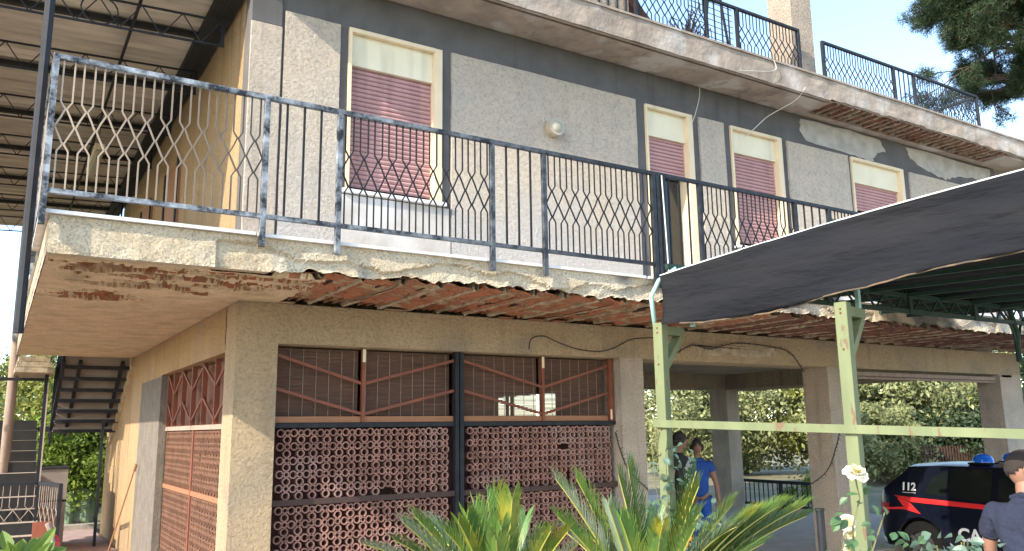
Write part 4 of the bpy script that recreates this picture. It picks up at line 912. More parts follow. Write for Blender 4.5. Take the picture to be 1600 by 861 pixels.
def person(loc, face, H, label, hair='hair', skin='skin', look=None, arms=None, shirt=None, legs='black', female=False, sleeve=.55, hairlen=0, group=None, yaw=0):
    t = thing('person', label, 'person', (loc[0], loc[1], FZ), group)
    f = Vector((face[0], face[1], 0)).normalized(); l = Vector((-f.y, f.x, 0)); k = H/1.75
    P = lambda a, b, c: Vector((loc[0], loc[1], FZ))+f*a*k+l*b*k+Vector((0,0,c*k))
    sw = .175 if female else .195
    el = {1: (.0, .25, 1.12), -1: (.0, -.25, 1.12)}; wr = {1: (.05, .27, .87), -1: (.05, -.27, .87)}
    if arms:
        for s_ in arms: el[s_], wr[s_] = arms[s_]
    J = {'pel': (P(0,0,.96), (.145*k, .11*k)), 'waist': (P(.01,0,1.10), (.13*k, .10*k)), 'chest': (P(.01,0,1.29), (.155*k, .115*k)), 'nb': (P(-.005,0,1.435), .055*k), 'neck': (P(.005,0,1.52), .052*k), 'hd': (P(.02,0,1.60), .055*k)}
    E = [('pel','waist'),('waist','chest'),('chest','nb'),('nb','neck'),('neck','hd')]
    for s in (1, -1):
        J.update({f'sh{s}': (P(0,s*sw,1.405), .062*k), f'el{s}': (P(*el[s]), .040*k), f'wr{s}': (P(*wr[s]), .027*k),
                  f'hp{s}': (P(0,s*.09,.90), .09*k), f'kn{s}': (P(.02,s*.10,.50), .058*k), f'an{s}': (P(-.01,s*.10,.09), .040*k), f'to{s}': (P(.15,s*.115,.035), .034*k)})
        E += [('chest',f'sh{s}'),(f'sh{s}',f'el{s}'),(f'el{s}',f'wr{s}'),('pel',f'hp{s}'),(f'hp{s}',f'kn{s}'),(f'kn{s}',f'an{s}'),(f'an{s}',f'to{s}')]
    b = MB(); b.add(*skin_mesh(J, E))
    for s in (1, -1):       # hands: palm and five fingers
        w_ = P(*wr[s]); d = (w_-P(*el[s])).normalized(); side = (f - d*f.dot(d)).normalized(); nrm = d.cross(side)
        b.tube([w_-d*.01, w_+d*.045, w_+d*.085], [.026*k, .036*k, .032*k], 8)
        for q, (off, ln) in enumerate(((-.027,.062),(-.009,.074),(.010,.070),(.027,.054))):
            p0 = w_+d*.075+side*off; b.tube([p0, p0+d*ln*.5+nrm*-.006*s, p0+d*ln*.85-nrm*.020*s, p0+d*ln-nrm*.032*s], [.0088,.0082,.0072,.005], 6)
        p0 = w_+d*.025+side*.03; b.tube([p0, p0+side*.026+d*.026, p0+side*.034+d*.056], [.011,.0095,.006], 6)
    # head with a face
    lf = Vector((look[0], look[1], 0)).normalized() if look else f; ll = Vector((-lf.y, lf.x, 0)); hc = P(.03,0,1.635)
    HP = lambda a, bb, c: hc+lf*a*k+ll*bb*k+Vector((0,0,c*k))
    n, m_ = 28, 22; hv = []
    def shape(th, ph):
        a, bb, c = math.sin(th)*math.cos(ph), math.sin(th)*math.sin(ph), math.cos(th)
        x, y, z = a*.096, bb*.074, c*.118
        if z < 0: y *= 1-.30*(-z/.118)**1.3; x *= 1-.10*(-z/.118) if a > 0 else 1-.38*(-z/.118)
        if a > .3 and abs(bb) < .55:
            x += .024*math.exp(-((z+.012)/.024)**2-(y/.012)**2)+.010*math.exp(-((z+.062)/.010)**2-(y/.026)**2)+.007*math.exp(-((z+.098)/.014)**2-(y/.02)**2)
            x -= .008*(math.exp(-((z-.012)/.012)**2-((abs(y)-.031)/.014)**2)); x += .006*math.exp(-((z-.034)/.009)**2-((abs(y)-.030)/.02)**2)
        return HP(x-.004, y, z)
    for j in range(m_+1):
        for i in range(n): hv.append(shape(math.pi*j/m_, 2*math.pi*i/n))
    b.add(hv, [(j*n+i, (j+1)*n+i, (j+1)*n+(i+1)%n, j*n+(i+1)%n) for j in range(m_) for i in range(n)])
    for s in (1, -1):       # ears
        b.tube([HP(-.004,s*.071,.018), HP(-.012,s*.083,.024), HP(-.020,s*.084,.006), HP(-.014,s*.080,-.014), HP(-.004,s*.072,-.022)], [.006,.010,.011,.008,.005], 6)
        b.sphere(tuple(HP(-.010,s*.075,.002)), .014, 8, 6)
    body = b.build('body', skin, t, smooth=True)
    for s in (1, -1):
        e = MB(); e.sphere(tuple(HP(.078,s*.031,.012)), .0095, 10, 8); e.build('eye', 'eye', t, smooth=True)
        e = MB(); e.sphere(tuple(HP(.0865,s*.031,.012)), .0068, 8, 6); e.build('iris', 'hair', t)
        e = MB(); e.tube([HP(.090,s*.014,.034), HP(.089,s*.032,.039), HP(.076,s*.048,.032)], .0035, 4); e.build('eyebrow', hair, t)
    e = MB(); e.tube([HP(.088,-.022,-.062), HP(.097,0,-.060), HP(.088,.022,-.062)], .0045, 6); e.build('lips', 'redbrown', t)
    # hair
    b = MB(); hh = []
    for j in range(m_+1):
        for i in range(n):
            th = math.pi*j/m_; ph = 2*math.pi*i/n; fr = math.cos(ph); lim = .40+.26*(1-fr)/2*2 if not hairlen else .42+.40*(1-fr)/2*1.5
            a, bb, c = math.sin(th)*math.cos(ph), math.sin(th)*math.sin(ph), math.cos(th); g = 1.035+.03*fbm(a*9, bb*9, c*9)+(.03 if hairlen else 0)
            q = shape(th, ph); hh.append(hc+(q-hc)*g+Vector((0,0,.002)))
    lim = lambda ph: (.33+.27*((1-math.cos(ph))/2)**1.3) if not hairlen else (.36+.40*((1-math.cos(ph))/2)**.5)
    fs = [(j*n+i, (j+1)*n+i, (j+1)*n+(i+1)%n, j*n+(i+1)%n) for j in range(m_) for i in range(n) if (j+1)/m_ < lim(2*math.pi*(i+.5)/n)]
    b.add(hh, fs)
    if hairlen:
        for q in range(26):
            ph = math.pi*(.42+1.16*q/25); p0 = HP(.085*math.cos(ph), .082*math.sin(ph), .03); b.tube([p0, p0+Vector((0,0,-hairlen*.5))+lf*-.01, p0+Vector((0,0,-hairlen))], [.016,.018,.006], 5)
    ho = b.build('hair', hair, t, smooth=True); md = ho.modifiers.new('s', 'SOLIDIFY'); md.thickness = .006; md.offset = 1
    # clothes
    c1 = .014
    T = {'a': (P(0,0,.88), (.172*k+c1, .140*k+c1)), 'b': (P(.01,0,1.08), (.150*k+c1, .122*k+c1)), 'c': (P(.01,0,1.28), (.170*k+c1, .130*k+c1)), 'd': (P(-.004,0,1.43), .088*k+c1), 'e': (P(-.002,0,1.497), .060*k+c1)}
    Q = [('a','b'),('b','c'),('c','d'),('d','e')]
    for s in (1, -1):
        p = P(0,s*sw,1.405); e_ = P(*el[s]); T[f's{s}'] = (p, .068*k+c1); T[f'm{s}'] = (p.lerp(e_, sleeve*.6), .060*k+c1*1.3); T[f'n{s}'] = (p.lerp(e_, sleeve*1.05), .056*k+c1*1.5)
        Q += [('c',f's{s}'),(f's{s}',f'm{s}'),(f'm{s}',f'n{s}')]
    b = MB(); b.add(*skin_mesh(T, Q)); 
    b.v = [(x+.004*fbm(x*14, y*14, z*14), y+.004*fbm(x*14, y*14, z*14+5), z) for x, y, z in b.v]
    so_ = b.build('shirt', shirt, t, smooth=True)
    T = {'a': (P(0,0,.98), (.170*k, .140*k))}; Q = []
    for s in (1, -1):
        T.update({f'h{s}': (P(0,s*.09,.89), .10*k), f'k{s}': (P(.02,s*.10,.50), .072*k), f'n{s}': (P(-.01,s*.10,.12), .060*k)}); Q += [('a',f'h{s}'),(f'h{s}',f'k{s}'),(f'k{s}',f'n{s}')]
    b = MB(); b.add(*skin_mesh(T, Q)); b.build('trousers', legs, t, smooth=True)
    for s in (1, -1):
        b = MB(); b.add(*skin_mesh({'a': (P(-.06,s*.10,.045), .042*k), 'b': (P(.06,s*.108,.045), .046*k), 'c': (P(.17,s*.115,.035), .035*k)}, [('a','b'),('b','c')])); b.build('shoe', 'black', t, smooth=True)
    return t, P, HP, so_
# officer at the right edge
FZ = -.112
t, P, HP, shirt = person((5.56, 2.86), (.95, .12), 1.78, 'man in a navy uniform shirt with red piping, cropped hair, turned away beside the car', look=(.66, -.72), hair='buzz', skin='skin2', shirt='uniform', legs='uniform', arms={1: ((.04,.26,1.13),(.16,.22,.92)), -1: ((.04,-.27,1.13),(.16,-.25,.92))}, sleeve=.72)
b = MB(); b.tube([P(-.03,-.075,1.485), P(-.055,0,1.495), P(-.03,.065,1.475), P(.05,.05,1.45)], [.016,.018,.016,.012], 6); b.tube([P(-.03,-.065,1.475), P(.05,-.05,1.45)], [.016,.012], 6); b.build('collar', 'uniform', shirt)
b = MB()
for s in (-1,):
    b.bar(P(.0,s*.105,1.488), P(.0,s*.215,1.462), .055, .008, up=(0,0,1))
b.build('epaulette', 'black', shirt)
b = MB()
for q in range(3): b.bar(P(-.022,-(.125+.028*q),1.4935-.0065*q), P(.022,-(.125+.028*q),1.4935-.0065*q), .008, .006)
b.build('rank_bar', 'carwhite', shirt)
sh_, el_ = P(0,-.195,1.405), P(.04,-.27,1.13); dd = (el_-sh_).normalized(); cc = sh_.lerp(el_, .83); s1 = dd.orthogonal().normalized(); s2 = dd.cross(s1)
b = MB(); b.tube([cc+(s1*math.cos(q*math.pi/9)+s2*math.sin(q*math.pi/9))*.068 for q in range(19)], .004, 4); b.build('sleeve_piping', 'piping', shirt)
b = MB(); b.tube([P(-.105,-.17,1.41), P(-.125,-.12,1.33), P(-.128,-.08,1.25)], .003, 4); b.build('seam_piping', 'piping', shirt)
b = MB(); b.bar(P(.0,-.19,1.452), P(.06,-.185,1.435), .006, .006); b.build('shoulder_piping', 'piping', shirt)
FZ = .02
# the two women in the shade of the porch
t, P, HP, sh1 = person((8.0, 8.62), (.35, -.9), 1.76, 'person in a black T-shirt with white print, standing in the porch behind the green post', skin='skin2', shirt='black', look=(.75, -.65), female=True, hairlen=.05, sleeve=.5)
b = MB()
for q in range(16):
    a = random.uniform(-.09, .09); z = random.uniform(1.02, 1.36); p0 = P(.135-.25*a*a*4, a, z); b.bar(p0, p0+Vector((random.uniform(-.05,.05), 0, random.uniform(-.08,.08))), .022, .012)
b.build('shirt_print', 'printw', sh1)
t, P, HP, sh2 = person((8.50, 8.78), (-.55, -.84), 1.66, 'person in a bright blue top with bare arms beside the one in black', skin='skin2', shirt='blue', legs='blue', female=True, hairlen=.07, sleeve=.42, arms={1: ((-.02,.27,1.10),(.03,.29,.84)), -1: ((.05,-.25,1.12),(.2,-.15,.98))})

# ------------------------------------------------------------ cycads
def frond(par, base, tip, arch=.22, ll=.15, n=58, m='cycas', lean=0):
    base = Vector(base); tip = Vector(tip); d = tip-base; mid = base+d*.5+Vector((0,0,arch*d.length*.5))-Vector((d.x,d.y,0))*.12
    B = lambda t: base*(1-t)**2+mid*2*t*(1-t)+tip*t*t
    pts = [B(i/14) for i in range(15)]; b = MB(); b.tube(pts, [.011*(1-.78*i/14) for i in range(15)], 5, mi=1)
    h = Vector((d.x, d.y, 0)); h = h.normalized() if h.length > .02 else Vector((1,0,0)); sd0 = Vector((-h.y, h.x, 0)); sd0 = (sd0+Vector((0,0,lean))).normalized()
    for i in range(n):
        t = .14+.86*(i/(n-1))**.92; p = B(t); T = (B(min(1, t+.02))-B(t-.02)).normalized(); sd = (sd0-T*sd0.dot(T)).normalized(); up = sd.cross(T)
        if up.z < 0: up = -up
        L = ll*min(1, .35+t*1.6)*(1-.5*max(0, (t-.82)/.18)**1.5)*random.uniform(.88, 1.08)
        ang = math.radians(46-24*t+random.uniform(-6, 6))
        for s in (1, -1):
            v_ = (T*math.cos(ang)+(sd*s*.72+up*.62).normalized()*math.sin(ang)).normalized(); wv = (T*math.sin(ang)-sd*s*math.cos(ang)*.8).normalized()*.0033
            q1 = p+v_*L*.5+up*.004; q2 = p+v_*L-Vector((0,0,.012*random.random()))+T*.012
            b.add([p-wv*.7, p+wv*.7, q1+wv, q1-wv, q2], [(0,1,2,3), (3,2,4)])
    return b.build('frond', [m, 'rachis'], par)
def cycad(name, label, c, tips, extra, grp):
    t = thing(name, label, 'cycad', (c[0], c[1], 0), grp)
    b = MB(); b.tube([(c[0],c[1],-.13),(c[0],c[1],.4),(c[0],c[1],c[2]-.02),(c[0],c[1],c[2]+.05)], [.17,.16,.15,.05], 12)
    for q in range(60):
        a = random.uniform(0, 6.28); z = random.uniform(.05, c[2]); b.bar((c[0]+.15*math.cos(a), c[1]+.15*math.sin(a), z), (c[0]+.20*math.cos(a), c[1]+.20*math.sin(a), z+.04), .03, .02)
    b.build('trunk', 'bark', t)
    for q in tips: frond(t, (c[0]+random.uniform(-.03,.03), c[1]+random.uniform(-.03,.03), c[2]), q[0], q[1], q[2]*1.25, 108, q[3] if len(q) > 3 else 'cycas')
    for q in range(extra*2):
        a = 2*math.pi*q/extra+random.uniform(-.2, .2); up_ = q >= extra; r = random.uniform(.25, .5) if up_ else random.uniform(.55, .85); z = random.uniform(.52, .68) if up_ else random.uniform(.25, .52)
        frond(t, c, (c[0]+r*math.cos(a), c[1]+r*math.sin(a), c[2]+z), random.uniform(.15, .5), .16, 60, 'cyspale' if q % 5 == 2 else 'cycas')
    return t
TIPS = [((1.422,3.535,1.365),.30,.10,'cyspale'), ((1.60,3.62,1.36),.28,.11), ((1.646,3.621,1.431),.22,.11,'cyspale'), ((1.733,3.683,1.449),.20,.12), ((1.81,3.396,1.444),.18,.10,'cystip'), ((1.90,3.48,1.455),.18,.12), ((2.022,3.622,1.47),.14,.13),
 ((2.202,3.731,1.545),.10,.12,'cystip'), ((2.14,3.70,1.50),.1,.13), ((2.17,3.517,1.515),.10,.14,'cystip'), ((2.168,3.185,1.40),.14,.11,'cystip'), ((2.233,3.147,1.395),.12,.11,'cystip'), ((2.36,3.40,1.43),.1,.13), ((2.50,3.62,1.595),.06,.13,'cyspale'), ((2.619,3.60,1.59),.06,.13),
 ((2.571,3.276,1.48),.08,.12,'cyspale'), ((2.62,3.25,1.42),.06,.13), ((2.90,3.60,1.60),.04,.12), ((2.963,3.595,1.655),.03,.13), ((3.139,3.253,1.625),.06,.15), ((3.10,3.20,1.55),.06,.13,'cystip'), ((3.20,3.30,1.56),.08,.13), ((3.36,3.22,1.45),.14,.13),
 ((3.602,3.126,1.43),.20,.15), ((3.808,3.118,1.425),.22,.15), ((3.72,3.20,1.42),.22,.15), ((3.62,3.30,1.38),.22,.14), ((3.86,3.16,1.36),.25,.14), ((3.45,3.16,1.40),.18,.13,'cystip'), ((1.95,3.30,1.36),.2,.12), ((2.75,3.10,1.38),.08,.12,'cystip'), ((2.98,3.12,1.36),.1,.12)]
cycad('cycad', 'sago cycad with yellow-green feathery fronds in front of the clay ring screen', (2.22, 3.70, .74), [q for q in TIPS if q[0][0] < 2.45 and q[0] != (2.36,3.40,1.43)], 9, 'cycads in the foreground')
cycad('cycad', 'sago cycad with tall upright fronds in front of the pale pillar and green post', (2.98, 3.48, .74), [q for q in TIPS if q[0][0] >= 2.45 or q[0] == (2.36,3.40,1.43)], 9, 'cycads in the foreground')

# ------------------------------------------------------------ roses and climbers
def leaf(b, p, d, up, L, W_, mi=0, cup=.15):
    p = Vector(p); d = Vector(d).normalized(); up = Vector(up); s = d.cross(up).normalized(); u = s.cross(d)
    prof = [(0, .0), (.18, .62), (.42, 1), (.7, .78), (.9, .32), (1, 0)]
    vs = []; 
    for t, w_ in prof:
        c_ = p+d*L*t-u*L*.18*t*t; vs += [c_-s*W_*w_/2+u*W_*cup*w_, c_, c_+s*W_*w_/2+u*W_*cup*w_]
    fs = []
    for i in range(len(prof)-1):
        a = i*3; fs += [(a, a+1, a+4, a+3), (a+1, a+2, a+5, a+4)]
    b.add(vs, fs, mi)
def rv(z0=-.3, z1=.6): return Vector((random.uniform(-1,1), random.uniform(-1,1), random.uniform(z0, z1))).normalized()
def rose(par, c, r, d, nm='rose_bloom'):
    c = Vector(c); d = Vector(d).normalized(); s = d.orthogonal().normalized(); u = d.cross(s); b = MB()
    for lay, (n, rr, op, h) in enumerate(((6, 1.0, 1.25, .35), (6, .86, .95, .5), (5, .66, .65, .62), (5, .46, .38, .68), (4, .28, .2, .66))):
        for q in range(n):
            a0 = 2*math.pi*(q+.5*lay)/n+random.uniform(-.2, .2); wd = 2*math.pi/n*.72; hh = h*random.uniform(.85, 1.15)
            def PF(uu, vv):
                a = a0+(uu-.5)*wd*2*(1-.15*vv); ro = r*rr*(.25+.75*math.sin(min(1, vv*1.0)*math.pi/2)**(1/op if op < 1 else 1))*random.uniform(.985,1.015)
                z = r*hh*(vv**(1.0 if op > .9 else .7))-r*.18*op*max(0, vv-.6)*3+r*.06*math.sin(uu*9+q)*vv
                z -= r*.25*abs(uu-.5)*vv
                return c+(s*math.cos(a)+u*math.sin(a))*ro+d*z
            b.grid(PF, 6, 6, 0 if lay < 3 else 1)
    o = b.build(nm, ['rose', 'rosec'], par, smooth=True); return o
rb = thing('rose_bush', 'rose bush with a large open white bloom in front of the right green post', 'rose', (3.0, 2.3, 0))
rose(rb, (2.955, 2.165, 1.655), .052, (-.15, -.45, .85)); rose(rb, (3.02, 2.27, 1.455), .036, (-.5,-.6,.2)); rose(rb, (3.03, 2.27, 1.415), .03, (-.3,-.8,-.2)); rose(rb, (2.985, 2.25, 1.36), .022, (-.3,-.8,-.2), 'rose_bud')
b = MB(); st1 = [(3.0,2.3,-.12),(3.02,2.32,.6),(3.01,2.26,1.1),(2.96,2.20,1.45),(2.99,2.18,1.56),(2.955,2.168,1.65)]; b.tube(st1, [.009,.008,.006,.004,.0035,.003], 5)
b.tube([(3.0,2.3,-.12),(2.9,2.33,.8),(2.93,2.28,1.2),(3.0,2.27,1.42)], [.007,.006,.004,.003], 5); b.tube([(3.01,2.26,1.1),(3.07,2.2,1.35),(3.10,2.15,1.50)], [.005,.004,.003], 5); b.tube([(3.0,2.3,.1),(3.15,2.1,.9),(3.2,2.0,1.35)], [.007,.005,.003], 5)
b.build('stem', 'stem', rb)
b = MB()
def lp(px): return px
LV = [(2.905,2.18,1.575,.05),(2.93,2.19,1.565,.045),(3.01,2.16,1.60,.042),(3.04,2.15,1.605,.045),(2.98,2.17,1.545,.038),(3.02,2.15,1.535,.05),(3.06,2.13,1.53,.045),(2.85,2.21,1.50,.05),(2.89,2.2,1.49,.055),(2.93,2.2,1.48,.05),(2.87,2.2,1.475,.045),(2.95,2.22,1.425,.045),(2.97,2.2,1.40,.05),(3.01,2.2,1.45,.04),(3.04,2.18,1.44,.04),(2.93,2.22,1.40,.05),(3.07,2.15,1.42,.04)]
for (x, y, z, L) in LV: leaf(b, (x, y, z), rv(-.6, .3), (random.uniform(-.4,.4),-.6,.8), L, L*.72)
for q in range(70): leaf(b, (3.0+random.uniform(-.16,.30), 2.22+random.uniform(-.15,.12), random.uniform(1.15,1.385)), rv(-.4,.5), rv(.2, 1), random.uniform(.035,.055), .035)
b.build('leaves', 'rleaf', rb)
rb2 = thing('rose_bush', 'leafy rose bush without blooms at the bottom edge in front of the car', 'rose', (3.3, 2.05, 0))
b = MB()
for q in range(110): leaf(b, (3.22+random.uniform(-.12,.26), 2.0+random.uniform(-.14,.14), random.uniform(1.16,1.395)), rv(-.4,.5), rv(.2, 1), random.uniform(.04,.06), .04)
b.build('leaves', 'rleaf2', rb2); b = MB()
for q in range(5): b.tube([(3.3,2.05,-.12),(3.3+random.uniform(-.1,.1),2.05,.7),(3.25+random.uniform(-.15,.2),2.0,1.38)], [.007,.005,.003], 5)
b.build('stem', 'stem', rb2)
cl_ = thing('climbing_rose', 'climbing rose with sparse blue-green leaves twined round the left green post', 'climber', (4.72, 5.2, 0))
b = MB(); pts = [(4.70+.07*math.cos(z*5), 5.22+.07*math.sin(z*5), z) for z in [k*.08 for k in range(24)]]; b.tube(pts, .006, 5); b.tube([(4.66,5.2,1.0),(4.52,5.15,1.4),(4.50,5.15,1.72),(4.58,5.15,1.83)], .004, 5); b.build('stem', 'stem', cl_)
b = MB()
for q in range(150):
    z = random.uniform(.7, 1.72) if q % 3 else random.uniform(.7, 1.15); sp = .11 if z > 1.25 else .2
    leaf(b, (4.72+random.gauss(0, sp), 5.17+random.gauss(0, .06), z), rv(-.6,.4), rv(.1, 1), random.uniform(.05,.08), .05)
b.build('leaves', 'rleaf2', cl_)
sb = thing('rose_bush', 'blue-green leafy bush with orange hips below the person in blue', 'rose', (4.3, 4.4, 0))
b = MB()
for q in range(330):
    a = random.uniform(0, 6.28); r = random.random()**.5*.42; leaf(b, (4.32+r*math.cos(a), 4.5+r*math.sin(a), random.uniform(.75,1.15)+.12*math.cos(r*5)), rv(-.4,.5), rv(.2, 1), random.uniform(.05,.085), .055)
b.build('leaves', 'rleaf2', sb); b = MB()
for q in range(7): b.tube([(4.32,4.5,-.12),(4.32+random.uniform(-.2,.2),4.5+random.uniform(-.2,.2),.7),(4.32+random.uniform(-.35,.35),4.5+random.uniform(-.3,.3),1.15)], [.008,.006,.003], 5)
b.build('stem', 'stem', sb); b = MB()
for q in range(5): b.sphere((4.02+random.uniform(-.1,.1), 4.3, 1.13+random.uniform(-.06,.06)), .018, 8, 6)
b.build('rose_hip', 'orange', sb)
bl = thing('broadleaf_plant', 'pale green broad-leaved plant in the lower left corner', 'plant', (.1, 4.25, 0))
b = MB()
for q in range(34):
    a = random.uniform(0, 6.28); r = random.uniform(.02, .12); leaf(b, (.13+r*math.cos(a), 4.25+r*math.sin(a), random.uniform(1.20,1.34)), (math.cos(a), math.sin(a), random.uniform(.4,1.8)), (random.uniform(-.3,.3),-.8,.5), random.uniform(.10,.17), .055, cup=.3)
b.build('leaves', 'shrub', bl); b = MB(); b.tube([(.12,4.25,0),(.13,4.25,1.3)], .012, 6); b.build('stem', 'stem', bl)

# ------------------------------------------------------------ trees
def leaves_mesh(name, cl, nper, spread, size, m, par, asp=.5, seed=1, flat=.8):
    R = np.random.default_rng(seed); cl = np.array(cl); N = len(cl)*nper
    c = np.repeat(cl[:, :3], nper, 0)+R.normal(0, 1, (N, 3))*np.repeat(cl[:, 3:4], nper, 0)*spread*np.array([1, 1, flat])
    d = R.normal(0, 1, (N, 3)); d /= np.linalg.norm(d, axis=1)[:, None]; e = np.cross(d, R.normal(0, 1, (N, 3))); e /= np.linalg.norm(e, axis=1)[:, None]
    L = size*R.uniform(.35, 1.75, (N, 1)); a = d*L/2; b_ = e*L*asp/2
    V = np.stack([c-a, c+b_, c+a, c-b_], 1).reshape(-1, 3)-np.array(LOC(par))
    V[:, 2] = np.maximum(V[:, 2], .03)
    me = bpy.data.meshes.new(name); me.vertices.add(N*4); me.vertices.foreach_set('co', V.ravel()); me.loops.add(N*4); me.loops.foreach_set('vertex_index', np.arange(N*4, dtype=np.int32))
    me.polygons.add(N); me.polygons.foreach_set('loop_start', np.arange(0, N*4, 4, dtype=np.int32)); me.polygons.foreach_set('loop_total', np.full(N, 4, dtype=np.int32)); me.update(calc_edges=True)
    me.materials.append(M[m]); o = bpy.data.objects.new(name, me); COL.objects.link(o); o.parent = par; _loc[o.name] = LOC(par); return o
def tree(name, label, base, H, rx, rz, ncl, nper, size, m, grp, seed=1, asp=.5, low=.0, lean=0, cat='tree'):
    t = thing(name, label, cat, (base[0], base[1], 0), grp); R = random.Random(seed); cz = H-rz
    cls = []
    for q in range(ncl):
        a = R.uniform(0, 6.28); u = R.uniform(-1, 1); r = R.uniform(.45, 1)**.6; s = math.sqrt(1-u*u)
        k = 1+.22*math.sin(a*3+seed)*s
        cls.append((base[0]+rx*r*s*math.cos(a)*k, base[1]+rx*r*s*math.sin(a)*k, max(low+.2, cz+rz*r*u), R.uniform(.5, 1.5)*rx*.12))
    leaves_mesh('crown', cls, nper, 1.0, size, m, t, asp, seed)
    b = MB(); b.tube([(base[0],base[1],-.13),(base[0]+.1,base[1],cz*.5),(base[0],base[1]+.1,cz)], [.05*H*.5,.035*H*.5,.02*H*.5], 8)
    for q in range(9):
        c = cls[q*7 % len(cls)]; b.tube([(base[0],base[1],cz*.55),((base[0]+c[0])/2,(base[1]+c[1])/2,(cz*.6+c[2])/2+.1),(c[0],c[1],c[2])], [.02*H*.4,.012*H*.4,.004*H], 5)
    b.build('trunk', 'bark', t, smooth=True); return t
G1 = 'olive trees and bushes beyond the open porch'
tree('olive_tree', 'silvery bush seen through the porch left of the inner pillar', (23.8, 25.5), 4.4, 2.6, 2.1, 90, 210, .16, 'olive2', G1, 3)
tree('olive_tree', 'tall silvery-green olive filling the first open bay of the porch', (27.2, 25.2), 5.0, 2.9, 2.5, 110, 210, .16, 'olive2', G1, 4)
tree('olive_tree', 'darker olive at the right of the first porch bay above the low railing', (29.6, 22.6), 4.6, 2.5, 2.2, 90, 190, .16, 'olive', G1, 5)
tree('olive_tree', 'pale leafy bush directly right of the rose and green post', (28.2, 18.9), 4.7, 2.5, 2.5, 130, 220, .15, 'olive2', G1, 6)
tree('olive_tree', 'yellow-green tree seen under the blind roller behind the police car', (32.5, 20.2), 4.7, 2.6, 2.0, 90, 210, .16, 'olive', G1, 8)
tree('olive_tree', 'yellow-green tree touching the rightmost pillar behind the car beacon', (35.6, 19.6), 5.2, 2.7, 2.3, 90, 210, .16, 'olive', G1, 9)
tree('bay_tree', 'dark green tree in the shade beyond the rightmost pillar', (33.0, 14.6), 6.0, 2.6, 2.9, 90, 190, .17, 'darkleaf', G1, 10)
tree('laurel_hedge', 'dark hedge behind the brick-red fence and police car roof', (29.0, 16.6), 2.4, 2.4, 1.2, 60, 200, .13, 'darkleaf', G1, 11)
tree('shrub', 'pale bush reaching the ground just left of the police car', (25.6, 17.6), 2.6, 1.5, 1.4, 70, 220, .12, 'olive2', G1, 17)
tree('shrub', 'low flowering shrub beside the low black porch railing', (16.6, 13.2), .75, .8, .5, 40, 90, .06, 'shrub', G1, 12)
G2 = 'garden trees behind the staircase'
tree('lemon_tree', 'fresh green citrus tree seen between the stairs and the orange wall', (2.1, 21.6), 3.3, 1.4, 1.5, 110, 230, .10, 'shrub', G2, 21)
tree('shrub', 'bright yellow-green shrub low behind the staircase support', (1.35, 20.1), 2.3, 1.0, 1.15, 90, 230, .075, 'shrub', G2, 22)
tree('olive_tree', 'pale olive behind the landing left of the stair flight', (.7, 25.0), 4.0, 2.0, 1.8, 90, 210, .13, 'olive', G2, 23)
tree('olive_tree', 'olive tree at the far left edge beyond the wooden post', (-2.2, 25.5), 3.9, 2.0, 1.8, 80, 210, .13, 'olive', G2, 24)
tree('olive_tree', 'farther olive peeping over the citrus tree by the house corner', (3.6, 27.5), 4.6, 1.9, 2.0, 80, 210, .13, 'olive2', G2, 25)
tp = thing('palm_tree', 'low palm with hanging fronds at the left edge behind the wooden post', 'palm', (-.35, 21.0, 0), G2)
b = MB(); b.tube([(-.35,21,0),(-.35,21,1.2),(-.3,21,2.4)], [.2,.17,.15], 10); b.build('trunk', 'bark', tp)
for q in range(16):
    a = 2*math.pi*q/16+.2; r = random.uniform(.9, 1.4); frond(tp, (-.3, 21, 2.4), (-.3+r*math.cos(a), 21+r*math.sin(a), 2.4+random.uniform(-.6,.6)), random.uniform(.5,.9), .34, 44, 'cycas')
b = MB(); b.grid(lambda u, v: (.9+1.0*u, 19.4+.03*math.sin(u*20), .1+.65*v+.05*math.sin(u*11)), 20, 4); b.build('green_netting', 'net', label='green shade netting along the foot of the shrubs', cat='netting')
b = MB(); b.box(-3, 2.6, 19.0, 19.3, 0, .10); b.build('garden_kerb', 'peel', label='low pale stone kerb behind the pink paving', cat='kerb')

# umbrella pine, top right
pn = thing('pine_tree', 'dark pine with open needle clumps reaching in from the top right corner', 'pine', (28.6, 10.9, 0))
R_ = random.Random(5); ctr = Vector((27.0, 11.3, 15.6))
br = MB(); br.tube([(28.6,10.9,-.13),(28.3,10.9,6),(27.5,11.1,11),(27.0,11.3,15)], [.38,.32,.25,.14], 10)
tuf = []
def twig(p, d, L, r, lev):
    q = p+d*L; mid = p+d*L*.5+Vector((0,0,-.04*L)); br.tube([p, mid, q], [r, r*.8, r*.55], 5)
    if lev == 0: tuf.append((q, d)); tuf.append((p.lerp(q, .55), d)); return
    for _ in range(4 if lev > 1 else 5):
        nd = (d+Vector((R_.uniform(-1,1), R_.uniform(-1,1), R_.uniform(-.45,.6)))*.85).normalized(); s = R_.uniform(.35, 1)
        twig(p.lerp(q, s), nd, L*R_.uniform(.48,.72), r*.55, lev-1)
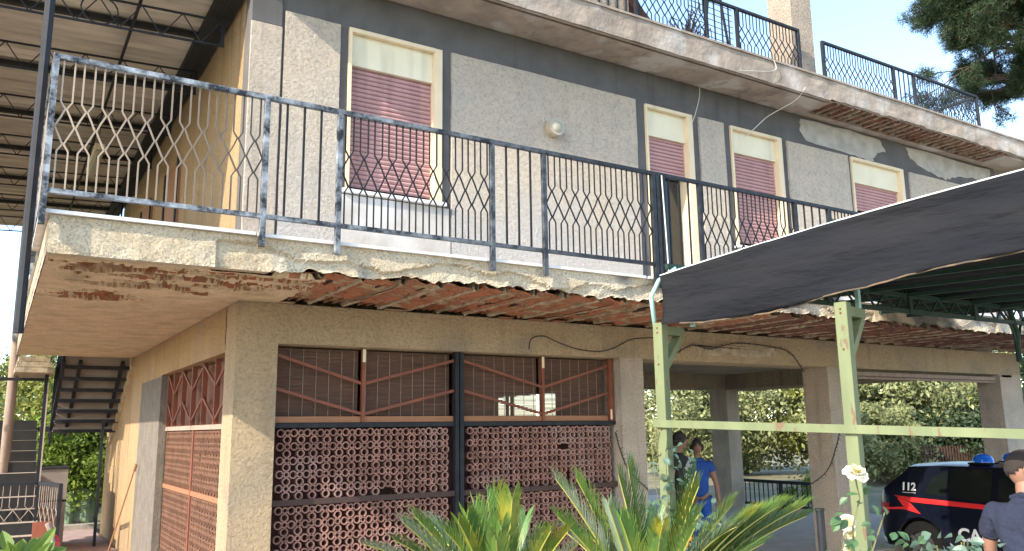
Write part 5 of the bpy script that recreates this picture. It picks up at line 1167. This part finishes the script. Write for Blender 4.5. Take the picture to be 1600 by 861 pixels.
for q in range(15):
    a = 2*math.pi*q/15+R_.uniform(-.3,.3); z0 = R_.uniform(-2.6, 2.2); el = R_.uniform(-.12, .45); d = Vector((math.cos(a), math.sin(a), el)).normalized()
    twig(ctr+Vector((0,0,z0-.6)), d, R_.uniform(1.9, 2.9)*(1-.08*abs(z0)), .085, 3)
# two branches that reach left over the terrace corner
for tgt, L in (((23.6,12.6,12.9), 3.2), ((23.6, 12.2, 14.3), 3.0), ((25.4,11.3,12.5), 2.6), ((23.8,13.0,15.4), 2.8), ((27.2,10.0,12.3), 2.8), ((24.6,12.4,13.6), 2.6), ((26.0,12.0,12.2), 2.6), ((25.0,12.6,14.9), 2.6), ((26.6,11.0,13.4), 2.6)):
    p = Vector((27.0, 11.3, 13.4)); v_ = Vector(tgt)-p; twig(p, v_.normalized(), v_.length*.62, .07, 3)
br.build('trunk', 'bark', pn, smooth=True)
P0 = np.array([tuple(a) for a, _ in tuf]); D0 = np.array([tuple(d) for _, d in tuf]); K = 70; N = len(P0)*K
RG = np.random.default_rng(3); c = np.repeat(P0, K, 0)+RG.normal(0, .085, (N, 3)); dd = np.repeat(D0, K, 0)*.6+RG.normal(0, .75, (N, 3)); dd /= np.linalg.norm(dd, axis=1)[:, None]
L = RG.uniform(.13, .27, (N, 1)); e = np.cross(dd, RG.normal(0, 1, (N, 3))); e /= np.linalg.norm(e, axis=1)[:, None]; e *= .009
V = np.stack([c-e, c+e, c+dd*L], 1).reshape(-1, 3)-np.array(LOC(pn)); me = bpy.data.meshes.new('needles')
me.vertices.add(N*3); me.vertices.foreach_set('co', V.ravel()); me.loops.add(N*3); me.loops.foreach_set('vertex_index', np.arange(N*3, dtype=np.int32)); me.polygons.add(N)
me.polygons.foreach_set('loop_start', np.arange(0, N*3, 3, dtype=np.int32)); me.polygons.foreach_set('loop_total', np.full(N, 3, dtype=np.int32)); me.update(calc_edges=True)
me.materials.append(M['pine']); o = bpy.data.objects.new('crown', me); COL.objects.link(o); o.parent = pn
print('needles', N)
